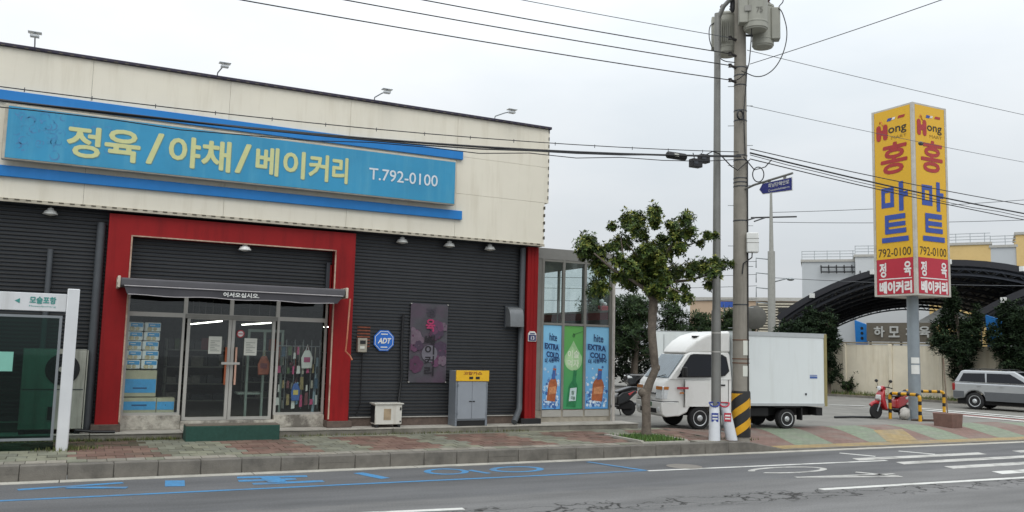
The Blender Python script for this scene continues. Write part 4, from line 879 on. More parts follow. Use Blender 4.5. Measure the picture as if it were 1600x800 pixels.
for pts, r in (([(1016, 470, 0), (1003, 452, -.1), (985, 440, -.35), (955, 425, -.6), (925, 400, -.7)], .065), ([(1018, 455, .05), (1015, 420, .3), (1008, 385, .3), (1003, 350, .2)], .06), ([(1020, 455, .1), (1032, 420, 0), (1040, 390, -.2), (1058, 362, -.2)], .06), ([(1022, 455, .1), (1045, 438, .3), (1075, 434, .5), (1105, 425, .4), (1130, 408, .3)], .05), ([(985, 440, -.35), (970, 405, -.2), (965, 370, 0)], .04), ([(1040, 390, -.2), (1075, 380, -.1), (1105, 368, .1)], .025), ([(1016, 462, 0), (1000, 440, .5), (960, 425, .8), (930, 420, .9)], .045), ([(1022, 455, .1), (1040, 450, -.5), (1062, 462, -.8)], .035), ([(1012, 420, .3), (990, 400, -.4), (975, 385, -.7)], .035), ([(1030, 425, 0), (1050, 420, .7), (1070, 400, .9)], .03)):
    P = [tp(*q) for q in pts]; b.tube(P, [r * (1 - .75 * i / (len(P) - 1)) for i in range(len(P))], 8)
b.build('trunk', bark, tree, smooth=True)
clumps = [(1000, 415, .0, .3), (1020, 445, -.2, .28), (985, 430, .2, .28), (1035, 430, .1, .28), (1010, 395, .1, .28), (911, 377, 0.17, 0.247), (928, 394, 0.34, 0.212), (904, 391, 0.41, 0.176), (925, 408, 0.62, 0.159), (935, 422, 0.34, 0.212), (925, 448, 0.59, 0.212), (939, 453, -0.66, 0.141), (951, 353, -0.05, 0.106), (961, 375, 0.62, 0.176), (975, 339, 0.21, 0.212), (992, 334, 0.56, 0.176), (1018, 334, -0.54, 0.176), (1018, 346, -0.04, 0.141), (985, 356, -0.35, 0.212), (975, 379, 0.06, 0.141), (1046, 351, 0.1, 0.159), (1065, 346, -0.68, 0.159), (1070, 365, -0.4, 0.176), (1051, 370, -0.31, 0.176), (1032, 370, 0.58, 0.159), (1037, 387, 0.37, 0.212), (1058, 389, -0.48, 0.159), (1013, 382, 0.42, 0.141), (1004, 396, -0.51, 0.176), (985, 401, 0.16, 0.106), (963, 410, -0.52, 0.176), (982, 422, -0.7, 0.212), (1008, 415, 0.52, 0.212), (1027, 408, -0.41, 0.212), (963, 434, -0.4, 0.176), (980, 441, 0.68, 0.159), (1011, 439, 0.52, 0.212), (1032, 439, -0.29, 0.176), (1056, 420, 0.65, 0.176), (1075, 420, 0.05, 0.212), (1094, 413, 0.25, 0.176), (1108, 425, -0.41, 0.176), (1108, 439, 0.62, 0.123), (1113, 406, 0.27, 0.141), (1127, 406, 0.65, 0.123), (1144, 408, 0.55, 0.071), (1099, 368, -0.28, 0.099), (1089, 379, -0.19, 0.071), (1110, 370, -0.47, 0.056), (1046, 463, -0.5, 0.159), (1068, 467, -0.61, 0.123), (1027, 460, -0.28, 0.141), (1065, 448, 0.14, 0.088), (951, 391, -0.7, 0.123), (999, 363, 0.25, 0.141), (1027, 427, -0.23, 0.176), (994, 432, -0.27, 0.141)]
rg = random.Random(21); spots = []
for px, py, d, r in clumps:
    c = tp(px, py, d); n = int(125 * (r / .2) ** 2) + 10
    for k in range(n):
        v = Vector((rg.gauss(0, 1), rg.gauss(0, 1), rg.gauss(0, 1))).normalized(); rad = r * rg.uniform(.2, 1.12) * (1 + .28 * math.sin(5 * v.x + 3 * v.z + px))
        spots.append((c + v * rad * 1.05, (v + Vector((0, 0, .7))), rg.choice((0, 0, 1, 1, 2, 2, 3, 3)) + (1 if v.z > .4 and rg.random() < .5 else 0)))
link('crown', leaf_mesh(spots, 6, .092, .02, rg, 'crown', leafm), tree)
# pit edging, grass
edge_m = mat('pit_edging', '#a7a49a', .9, var=.15)
b = MB(); pts = [(11.5, 16.22), (12.8, 16.22), (12.8, 17.8), (11.5, 17.8)]
frame = [(11.5, 12.8, 16.22, 16.3), (11.5, 12.8, 17.74, 17.8), (11.5, 11.58, 16.3, 17.74), (12.72, 12.8, 16.3, 17.74)]
for x0, x1, y0, y1 in frame: b.box(x0, x1, y0, y1, .2, sz(y1) + .022)
tag(b.build('tree_pit_edging', edge_m), kind='structure')
b = MB(); b.box(11.581, 12.719, 16.301, 17.739, .2, .255); tag(b.build('pit_soil', mat('soil', '#4a3f2e', .95, var=.3, scale=12)), kind='structure')
def grass(name, areas, n, h, pal, label, rng):
    vs, fs, ms = [], [], []
    for k in range(n):
        f = rng.choice(areas); x, y, z = f(rng); a = rng.uniform(0, math.tau); hh = h * rng.uniform(.4, 1.2); w = hh * .07 + .003; ln = rng.uniform(0, .7) * hh; o = len(vs)
        dx, dy = math.cos(a), math.sin(a)
        vs += [(x - dy * w, y + dx * w, z), (x + dy * w, y - dx * w, z), (x + dx * ln, y + dy * ln, z + hh)]; fs.append((o, o + 1, o + 2)); ms.append(rng.randrange(len(pal)))
    me = bpy.data.meshes.new(name); me.from_pydata(vs, [], fs)
    for q in pal: me.materials.append(q)
    me.polygons.foreach_set('material_index', ms); me.update(); o = link(name, me); return tag(o, label, 'grass', kind='stuff')
gpal = [mat('grass%d' % i, c, .7, var=.2) for i, c in enumerate(('#44672a', '#527632', '#385622', '#647a3a'))]
grass('grass', [lambda r: (min(12.7, max(11.6, r.gauss(12.25, .3))), min(17.7, max(16.32, r.gauss(16.95, .36))), .253)], 1900, .11, gpal, 'bright green grass in the street tree pit', rg)
wpal = [mat('weed%d' % i, c, .8, var=.2) for i, c in enumerate(('#4f5a2a', '#5f6a35', '#3d4423', '#6a6640'))]
def weed_strip(r):
    y = 18.86 - abs(r.gauss(0, .05)); return (r.choice((r.uniform(-1.5, 2.1), r.uniform(-1.5, 2.1), r.uniform(4.1, 10))), y, sz(y))
def weed_post(r): x, y = r.gauss(.05, .25), r.gauss(17.75, .12); return (x, y, sz(y))
def weed_pole(r): x, y = r.gauss(14.45, .22), r.gauss(16.55, .12); return (x, max(16.2, y), .22)
grass('weeds', [weed_strip, weed_strip, weed_strip, weed_post, weed_pole], 2600, .07, wpal, 'sparse weeds along the foot of the ledge and shelter', rg)

# ------------------------------------------------------------------ poles, transformers, wires
galv = mat('pole_galvanised', '#7d7d79', .5, metal=.35, var=.1, scale=3, stain='#5a5852', stain_amt=.5, streak=1)
pconc = mat('pole_concrete', '#8b867c', .85, var=.1, scale=5, bump=.15, bscale=70, stain='#625d54', stain_amt=.6, streak=1.2)
lp = thing('street_light_pole', 'slim grey metal street light pole in front of the concrete utility pole', 'street light', (13.81, 16.52, .24))
b = MB(); b.tube([(13.81, 16.52, .2), (13.81, 16.52, 3.3), (13.815, 16.515, 3.301), (13.83, 16.5, 10.7)], [.115, .11, .098, .075], 14)
b.build('shaft', galv, lp, smooth=True)
b = MB(); b.tube([(13.83, 16.5, 10.55), (13.9, 16.35, 10.85), (14.1, 15.9, 11.25), (14.3, 15.3, 11.5), (14.4, 14.6, 11.6)], [.06, .055, .05, .045, .04], 10); b.build('arm', galv, lp, smooth=True)
b = MB(); b.box(14.3, 14.5, 14.0, 14.62, 11.53, 11.65); b.build('lamp_head', galv, lp, bevel=.03)
for z in (2.3, 2.75): b = MB(); b.lathe([(.115, z), (.115, z + .03)], (13.81, 16.52, 0), 14); b.build('strap', alu, lp)
UX, UY = 14.44, 16.37
def prad(z): return .205 - .0062 * (z - .2)
up = thing('utility_pole', 'tall concrete utility pole with a black and yellow striped wrap at its foot', 'utility pole', (UX, UY, .2))
b = MB(); b.tube([(UX, UY, .1), (UX, UY, 4), (UX, UY, 8), (UX, UY, 13)], [prad(.1), prad(4), prad(8), prad(13)], 20); b.build('shaft', pconc, up, smooth=True)
wy = mat('wrap_yellow', '#d09a16', .5, var=.12, scale=4, stain='#5d4712', stain_amt=.5); wk = mat('wrap_black', '#1b1a19', .6, var=.3)
b = MB(); b.lathe([(.225, .32), (.225, 1.36), (.21, 1.4), (.2, 1.4), (.2, .32)], (UX, UY, 0), 24); b.build('wrap', wk, up, smooth=True)
for k in range(5):      # spiral stripes of the wrap
    q = MB(); n = 22; z0 = .05 + k * .46 - .46
    for i in range(n + 1):
        a = math.tau * i / n; zz = z0 + 1.0 * i / n
        for s in (0, .2):
            z = min(1.34, max(.34, zz + s)); q.v.append((UX + .2275 * math.cos(a - 1.2), UY + .2275 * math.sin(a - 1.2), z))
    q.f += [(2 * i, 2 * i + 2, 2 * i + 3, 2 * i + 1) for i in range(n)]; q.m += [0] * n
    q.build('wrap_stripe', wy, up, smooth=True, fix=False)
for z in (2.05, 2.15, 2.6, 3.45, 5.5, 6.35, 6.45, 6.55, 7.0, 7.12, 8.0, 8.25, 8.9, 9.15, 9.35):
    b = MB(); b.lathe([(prad(z) + .008, z), (prad(z) + .008, z + .025)], (UX, UY, 0), 16); b.build('band', grey_d if z > 3 else mat('rusty_band', '#6b4e3c', .8), up)
for k in range(13):
    z = 2.9 + k * .5; s = 1 if k % 2 else -1; b = MB(); b.cyl((UX, UY, z), (UX + s * .3 * RT.x, UY + s * .3 * RT.y, z), .009, n=6); b.build('step_bolt', steel_g, up)
for x, z0, z1, m in ((.05, 1.75, 2.0, paper), (.09, 2.25, 2.6, paper)):
    q = MB(); n = 6
    for i in range(n + 1):
        a = -2.1 + .75 * i / n + x; q.v += [(UX + (prad(2) + .006) * math.cos(a), UY + (prad(2) + .006) * math.sin(a), z0), (UX + (prad(2) + .006) * math.cos(a), UY + (prad(2) + .006) * math.sin(a), z1)]
    q.f += [(2 * i, 2 * i + 2, 2 * i + 3, 2 * i + 1) for i in range(n)]; q.m += [0] * n; q.build('bill', m, up, fix=False)
q = MB(); q.tube([(UX - .02, UY - .2, 7.1), (UX - .05, UY - .2, 7.7), (UX - .08, UY - .22, 8.2), (UX + .02, UY - .19, 8.9), (UX + .06, UY - .18, 9.4)], .014, 6); q.tube([(UX + .05, UY - .2, 1.4), (UX + .06, UY - .19, 4), (UX + .06, UY - .185, 7)], .016, 6)
n = 18; q.tube([(UX - .18 + .09 * math.cos(i * math.tau / n), UY - .2, 8.1 + .11 * math.sin(i * math.tau / n)) for i in range(n + 1)], .022, 6, caps=False); q.build('riser_cable', blackm, up)
tg = mat('transformer_grey', '#9b9b90', .5, var=.07, scale=3, stain='#75746a', stain_amt=.4, streak=1)
def uoff(px, d=0): return Vector((UX, UY, 0)) + RT * ((px - 1157) / 65.5) + DP * d
def zof(py): return 10.14 + (60 - py) * .0160
for k, (px, d, ytop, ybot, label, boxside) in enumerate(((1138, .35, 14, 80, 'grey pole transformer with ribbed side on the far side of the pole', -1), (1179, -.35, -16, 57, 'grey pole transformer marked 75 nearest the street', -1), (1194, .1, 8, 74, 'lowest hanging grey pole transformer with a side radiator box', 1))):
    c = uoff(px, d); o = thing('transformer', label, 'transformer', (c.x, c.y, zof(ybot)), 0, 'pole transformers')
    z0, z1 = zof(ybot), zof(ytop); r = .265 if k != 1 else .29
    b = MB(); b.lathe([(r * .9, z0), (r * .93, z0 + .03), (r, z0 + .04), (r, z0 + .16), (r * 1.03, z0 + .17), (r * 1.03, z0 + .2), (r, z0 + .21), (r, z1 - .06), (r * 1.05, z1 - .05), (r * 1.05, z1), (r * .5, z1 + .08)], (c.x, c.y, 0), 24); b.build('tank', tg, o, smooth=True)
    e = c + RT * boxside * (r + .02) - DP * .1; q = MB(); q.box(-.11, .11, -.13, .13, z0 + .14, z1 - .1); ob = q.build('radiator_box', tg, o, bevel=.02); ob.location = (e.x, e.y, 0); ob.rotation_euler = (0, 0, -.62); ob.matrix_parent_inverse = world_of(o).inverted()
    for s in (-.12, .12):
        h = c + RT * s; q = MB(); q.lathe([(.05, z1 + .04), (.07, z1 + .1), (.04, z1 + .12), (.07, z1 + .17), (.04, z1 + .19), (.06, z1 + .24), (.02, z1 + .3)], (h.x, h.y, 0), 10); q.build('bushing', mat('porcelain', '#5a4a42', .3), o, smooth=True)
    h = Vector((UX, UY, 0)); q = MB(); q.tube([h + Vector((0, 0, z0 + .3)), c + Vector((0, 0, z0 + .3))], .03, 6); q.build('bracket', grey_d, o)
    if k == 1:
        f = -DP; s = c + f * (r + .004); letters('75', mat('stencil_grey', '#6f6e66', .6), o, (s.x - RT.x * .02, s.y - RT.y * .02 - .0, z0 + .36), RT * .16, (0, 0, .14), .03)
        q = MB(); q.box(-.08, .08, -.006, .006, z0 + .42, z0 + .56); ob = q.build('name_plate', alu_d, o); e = c - DP * (r + .01) - RT * .18; ob.location = (e.x, e.y + .05, 0); ob.rotation_euler = (0, 0, -.62); ob.matrix_parent_inverse = world_of(o).inverted()
    if k == 0:
        q = MB()
        for i in range(5): q.box(-.05 + i * .05 - .12, -.04 + i * .05 - .12, -.05, .05, z0 + .25, z1 - .2)
        ob = q.build('cooling_rib', tg, o); e = c - DP * (r + .02); ob.location = (e.x, e.y, 0); ob.rotation_euler = (0, 0, -.62); ob.matrix_parent_inverse = world_of(o).inverted()
o = thing('fuse_cutout', 'small black fuse cutout hanging beside the transformers', 'fuse', (uoff(1143).x, uoff(1143).y, 10.5))
c = uoff(1143, -.3); b = MB(); b.lathe([(.03, 10.7), (.05, 10.75), (.06, 10.8), (.06, 11.0), (.03, 11.05), (.02, 11.2)], (c.x, c.y, 0), 10); b.build('body', blackm, o)
ins = mat('insulator', '#33302f', .4)
wire_m = mat('wire_black', '#1a1b1d', .6, var=.1); wire_g = mat('wire_grey', '#4c4f52', .6, var=.1)
spool = []
for k, z in enumerate((9.0, 9.37, 9.67, 10.08)):
    q = MB(); q.cyl((UX - .32, UY - .02, z), (UX - .1, UY, z - .02), .035, n=8); q.lathe([(.05, z - .04), (.03, z), (.05, z + .04)], (UX - .34, UY - .02, 0), 8); q.build('insulator', ins, up)
def w(name, label, p0, p1, sag, r, m=wire_m, wob=0, group='overhead wires', seed=0):
    o = MB().tube(wire(p0, p1, sag, r, 28, wob, seed), r, 5).build(name, m); return tag(o, label, 'wire', group)
for k, (z, lab) in enumerate(((9.0, 'lowest of the four power wires reaching the pole'), (9.37, 'second lowest of the four power wires reaching the pole below the transformers'), (9.67, 'third of the four power wires reaching the pole below the transformers'), (10.08, 'uppermost and thinnest of the four power wires reaching the transformers'))):
    w('power_wire', lab, (-26, 16.3, z + .25), (UX - .36, UY - .02, z), .55, .013 if k < 3 else .009, wire_m if k < 3 else wire_g)
# telecom bundle over the shop front, with lashing
w('telecom_cable', 'thick black telecom cable sagging in front of the teal shop sign', (-18.3, 16.4, 7.1), (UX - .15, UY - .18, 7.08), .97, .024, seed=1)
w('telecom_cable', 'second black telecom cable twisted around the thick one before the sign', (-18.3, 16.36, 7.13), (UX - .15, UY - .2, 7.06), .99, .016, wob=.03, seed=2)
w('telecom_cable', 'thin loose telecom cable wandering under the thick bundle', (-18.3, 16.38, 7.1), (UX - .15, UY - .2, 7.0), 1.04, .01, wob=.05, seed=5)
w('telecom_cable', 'thin steel messenger wire above the black telecom bundle', (-18.3, 16.42, 7.2), (UX - .15, UY - .1, 7.2), .84, .010, wire_m, seed=3)
for k in range(16):
    x = -2 + k * 1.02; t = (x + 18.3) / (UX - .15 + 18.3); z = 7.2 - .84 * 4 * t * (1 - t); q = MB(); q.cyl((x, 16.41, z - .02), (x, 16.41, z + .055), .008, n=5); q.build('cable_clip', wire_g, bpy.data.objects['telecom_cable.003'])
for k, (x, dz, ln, rr_, lab) in enumerate(((12.42, .0, .5, .085, 'long black splice closure with a pale label'), (12.98, -.17, .28, .1, 'boxy black splice closure hanging lowest beside the light pole'), (13.22, -.06, .25, .1, 'short black splice closure nearest the street light pole'))):
    t = (x + 18.3) / (UX - .15 + 18.3); z = 7.1 - .02 * t - .97 * 4 * t * (1 - t) + dz; o = thing('splice_closure', lab, 'cable box', (x, 16.3, z), 0, 'splice closures on the cable')
    b = MB()
    if k == 0: b.lathe([(.05, -ln / 2 - .03), (rr_, -ln / 2), (rr_, ln / 2), (.05, ln / 2 + .03)], (x, 16.28, z), 14, axis='x')
    else: b.box(x - ln / 2, x + ln / 2, 16.18, 16.36, z - rr_, z + rr_)
    b.build('casing', blackm, o, bevel=.012)
    b = MB(); b.box(x - .12, x + .0, 16.28 - rr_ - .018 if k == 0 else 16.172, 16.28 - rr_ + .01 if k == 0 else 16.179, z - .03, z + .03); b.build('label_patch', paper if k < 1 else grey_d, o)
    b = MB(); b.cyl((x, 16.3, z + rr_ * .8), (x, 16.37, z + .1 - dz), .012, n=5); b.build('hanger', blackm, o)
# loops of slack at the pole
loops = [([(13.2, 16.3, 6.95), (13.5, 16.28, 7.12), (13.7, 16.27, 7.08), (14.0, 16.2, 6.8), (14.2, 16.2, 6.72), (14.5, 16.1, 7.0)], 'slack black cable loop between the splice boxes and the pole'), ([(14.3, 16.1, 7.05), (14.6, 16.05, 6.75), (14.9, 16.0, 6.85), (15.1, 16.0, 7.05)], 'slack cable loop under the crossing wires beside the pole')]
for pts, lab in loops:
    q = MB(); q.tube(pts, .014, 6); tag(q.build('cable_loop', wire_m), lab, 'wire')
n = 24; q = MB(); c = uoff(1180, -.6)
q.tube([c + RT * .13 * math.cos(i * math.tau / n) + Vector((0, 0, 6.55 + .18 * math.sin(i * math.tau / n))) for i in range(n * 2 + 1)], .013, 6); tag(q.build('cable_coil', wire_m), 'coil of spare black cable hanging by the street name sign', 'cable coil')
for k, (p0, p1, sag, r, lab) in enumerate((((14.6, 16.2, 7.2), (48, 16.4, 7.3), .62, .022, 'thick black cable crossing in front of the yellow sign tower'), ((14.6, 16.2, 7.3), (48, 16.5, 7.9), .6, .013, 'upper thin cable sagging across the yellow sign tower'), ((14.6, 16.2, 7.05), (48, 16.3, 6.8), .55, .014, 'lower thin cable crossing under the thick one on the sign tower'), ((14.6, 16.2, 7.15), (48, 16.35, 7.45), .75, .01, 'slack thin wire wound along the thick cable by the tower'), ((14.6, 16.3, 8.42), (48, 16.4, 9.0), .35, .007, 'thin wire with a small grey weight leading to the tower top'), ((14.6, 16.3, 9.84), (48, 16.5, 10.4), .25, .008, 'thin wire running high above the sign tower'))):
    w('cross_wire', lab, p0, p1, sag, r, wire_m if k < 4 else wire_g, wob=.02 if k == 3 else 0, seed=k)
w('cross_wire', 'single wire climbing from the transformers to the upper frame edge', (14.6, 16.2, 9.45), (15.6, 4.0, 9.6), .12, .009, wire_m)
w('cross_wire', 'faint wire crossing the corner of the sky above the tower', (12, 6.5, 9.2), (60, 34, 14), .4, .008, wire_g)
o = MB().sphere((21.0, 16.37, 8.3), (.09, .06, .06)).build('wire_weight', wire_g, smooth=True); tag(o, 'small grey weight on the thin wire beside the sign tower', 'wire fitting')
for k, (pts, lab) in enumerate((([uoff(1157, -.3) + Vector((0, 0, 9.2)), uoff(1185, -.4) + Vector((0, 0, 8.95)), uoff(1215, -.3) + Vector((0, 0, 9.3)), uoff(1232, -.2) + Vector((0, 0, 10.1)), uoff(1222, -.2) + Vector((0, 0, 10.75)), uoff(1215, -.1) + Vector((0, 0, 10.85)), uoff(1228, -.1) + Vector((0, 0, 11.05)), uoff(1215, 0) + Vector((0, 0, 11.3))], 'large wire loop hanging off the lowest transformer'), ([uoff(1148, -.2) + Vector((0, 0, 9.45)), uoff(1125, -.2) + Vector((0, 0, 9.5)), uoff(1108, 0) + Vector((0, 0, 10.0)), uoff(1107, .1) + Vector((0, 0, 10.5)), uoff(1116, .1) + Vector((0, 0, 10.6))], 'wire loop bowing out beside the street light pole top'), ([uoff(1175, -.5) + Vector((0, 0, 11.2)), uoff(1172, -.55) + Vector((0, 0, 10.4)), uoff(1171, -.4) + Vector((0, 0, 9.8)), uoff(1168, -.3) + Vector((0, 0, 9.2)), uoff(1150, -.3) + Vector((0, 0, 8.95)), uoff(1138, -.2) + Vector((0, 0, 9.0))], 'thin wire drop down the face of the 75 transformer'))):
    # smooth the polyline
    P = pts
    for _ in range(3): P = [P[0]] + [q_ for i in range(len(P) - 1) for q_ in (P[i].lerp(P[i + 1], .25), P[i].lerp(P[i + 1], .75))] + [P[-1]]
    q = MB(); q.tube(P, .013, 5); tag(q.build('wire_loop', wire_m), lab, 'wire')
# comms box, street name sign
o = thing('pole_box', 'white plastic equipment box strapped to the utility pole', 'box', (14.74, 16.2, 4.7))
c = uoff(1174, -.15); b = MB(); b.box(-.14, .14, -.12, .12, 4.72, 5.2); ob = b.build('case', wl, o, bevel=.02); ob.location = (c.x, c.y, 0); ob.rotation_euler = (0, 0, -.62); ob.matrix_parent_inverse = world_of(o).inverted()
b = MB(); b.box(-.145, .145, -.125, .125, 4.95, 4.96); b.box(-.145, .145, -.125, .125, 5.05, 5.06); ob = b.build('case_seam', alu_d, o); ob.location = (c.x, c.y, 0); ob.rotation_euler = (0, 0, -.62); ob.matrix_parent_inverse = world_of(o).inverted()
q = MB(); q.tube([c + Vector((0, 0, 4.75)), c + Vector((-.03, -.02, 4.6)), uoff(1160, -.2) + Vector((0, 0, 4.45)), uoff(1158, -.2) + Vector((0, 0, 4.2))], .015, 6); q.build('feed_cable', wire_m, o)
o = thing('street_name_sign', 'blue arrow shaped street name sign on a bracket from the utility pole', 'sign', (14.47, 16.1, 6.2))
b = MB(); b.tube([(14.44, 16.2, 6.28), (14.45, 15.9, 6.34), (14.47, 14.66, 6.42)], .028, 8); b.build('arm', galv, o)
def ysheet(poly, x0, x1, name, m):
    n = len(poly); b = MB(); b.add([(x0, y, z) for y, z in poly] + [(x1, y, z) for y, z in poly], [tuple(range(n)), tuple(range(2 * n - 1, n - 1, -1))] + [((i + 1) % n, i, i + n, (i + 1) % n + n) for i in range(n)]); return b.build(name, m, o)
nb = mat('name_sign_blue', '#1b2470', .4)
ysheet([(15.74, 6.2), (15.62, 6.335), (14.66, 6.335), (14.66, 6.02), (15.62, 6.07)], 14.46, 14.48, 'plate_back', wl)
ysheet([(15.715, 6.2), (15.61, 6.32), (14.675, 6.32), (14.675, 6.036), (15.61, 6.085)], 14.452, 14.459, 'plate_face', nb)
letters('최남단해안로', wl, o, (14.448, 15.42, 6.19), (0, -.68, 0), (0, 0, .1), .01); letters('Choenamdanhaean-ro', wl, o, (14.448, 15.42, 6.1), (0, -.68, 0), (0, 0, .05), .0)
for y in (15.4, 14.9): b = MB(); b.box(14.455, 14.475, y - .04, y + .04, 6.33, 6.4); b.build('clamp', alu_d, o)
# two leaning white collection tubes at the light pole
for k, (bx, by, tx, ty, rim, lab) in enumerate(((13.62, 16.35, 13.66, 16.4, '#2b3f8c', 'white collection tube with a blue rim and label leaning on the light pole'), (14.1, 16.3, 13.92, 16.36, '#b02a3c', 'white collection tube with a red rim leaning between the two poles'))):
    o = thing('collection_tube', lab, 'bin', (bx, by, .25), 0, 'white tubes at the light pole')
    zb = .252; b = MB(); n = 16; vs = []
    base = Vector((bx, by, zb)); top = Vector((tx, ty, 1.12)); 
    for i in range(9):
        t = i / 8; c = base.lerp(top, t); r = .135 - .02 * t
        for j in range(n):
            a = j * math.tau / n; cut = -.09 * max(0, math.cos(a + 2.2)) * (t > .85)
            vs.append((c.x + r * math.cos(a), c.y + r * math.sin(a), c.z + cut))
    b.add(vs, [(i * n + j, i * n + (j + 1) % n, (i + 1) * n + (j + 1) % n, (i + 1) * n + j) for i in range(8) for j in range(n)] + [tuple(range(n - 1, -1, -1))])
    b.build('tube_body', mat('tube_white', '#cfd2d6', .45, var=.05, stain='#9b9b98', stain_amt=.3), o, smooth=True)
    c = top; b = MB(); m_ = mat('rim%d' % k, rim, .4); pts = [Vector(v) for v in vs[8 * n:9 * n]]; b.tube(pts + [pts[0]], .018, 6); b.build('rim', m_, o)
    f = Vector((-.56, -.83, 0)); e = base.lerp(top, .62); e = e + f * .127
    q = MB(); q.add([e - Vector((.83, -.56, 0)) * .08 + Vector((0, 0, -.1)), e + Vector((.83, -.56, 0)) * .08 + Vector((0, 0, -.1)), e + Vector((.83, -.56, 0)) * .08 + Vector((0, 0, .1)), e - Vector((.83, -.56, 0)) * .08 + Vector((0, 0, .1))], [(0, 1, 2, 3)]); q.build('label_print', m_, o, fix=False)
    e = e + f * .004; u_ = Vector((.83, -.56, 0))
    for zz in (-.05, .02): q = MB(); q.add([e - u_ * .06 + Vector((0, 0, zz)), e + u_ * .06 + Vector((0, 0, zz)), e + u_ * .06 + Vector((0, 0, zz + .035)), e - u_ * .06 + Vector((0, 0, zz + .035))], [(0, 1, 2, 3)]); q.build('label_line', wl, o, fix=False)

# ------------------------------------------------------------------ vehicles
tyre_m = mat('tyre', '#1d1d1e', .85, var=.2); rim_m = mat('rim_silver', '#bcbfc0', .4, metal=.3, var=.05); carglass = mat('car_glass', '#12151c', .1, var=.05, spec=.3); under = mat('underbody', '#161617', .8)
chrome = mat('lamp_lens', '#dde1e2', .15, metal=.1, var=.12, scale=20); amberl = mat('amber_lens', '#b9722f', .25, var=.15, scale=20); redl = mat('red_lens', '#8f1d1d', .25)
def arc(cx, cz, r, a0, a1, n=8): return [(cx + r * math.cos(math.radians(a0 + (a1 - a0) * i / n)), cz + r * math.sin(math.radians(a0 + (a1 - a0) * i / n))) for i in range(n + 1)]
def shell(prof):                       # prof: (x, z, half width); side outline joined left to right
    b = MB(); n = len(prof)
    b.add([(x, w_, z) for x, z, w_ in prof] + [(x, -w_, z) for x, z, w_ in prof], [tuple(range(n)), tuple(range(2 * n - 1, n - 1, -1))] + [((i + 1) % n, i, i + n, (i + 1) % n + n) for i in range(n)]); return b
def wheel(parent, x, y, r, wd, side, holes=6, name='wheel'):
    w_ = MB(); w_.lathe([(r * .62, -wd / 2), (r * .9, -wd / 2), (r, -wd * .36), (r, wd * .36), (r * .9, wd / 2), (r * .62, wd / 2)], (x, y, r), 28, axis='y'); o = w_.build(name, tyre_m, parent, smooth=True, local=True)
    yy = y + side * wd / 2
    q = MB(); q.lathe([(r * .68, yy - side * .06), (r * .67, yy + side * .008), (r * .62, yy + side * .006), (r * .56, yy - side * .012), (r * .32, yy - side * .008), (r * .18, yy + side * .012), (r * .14, yy + side * .03), (.01, yy + side * .032)], (x, 0, r), 24, axis='y'); q.build('rim', rim_m, o, smooth=True, local=True)
    for k in range(holes):
        a = k * math.tau / holes; q = MB(); q.lathe([(r * .075, yy - side * .012), (r * .075, yy - side * .006)], (x + r * .41 * math.cos(a), 0, r + r * .41 * math.sin(a)), 8, axis='y'); q.build('rim_hole', under, o, local=True)
    return o
def panel(parent, poly, yf, name, m, side=1, th=.006):
    b = MB(); n = len(poly); vs = [(x, side * (yf(x, z) + th), z) for x, z in poly] + [(x, side * (yf(x, z) - .01), z) for x, z in poly]
    b.add(vs, [tuple(range(n)), tuple(range(2 * n - 1, n - 1, -1))] + [((i + 1) % n, i, i + n, (i + 1) % n + n) for i in range(n)]); return b.build(name, m, parent, local=True)

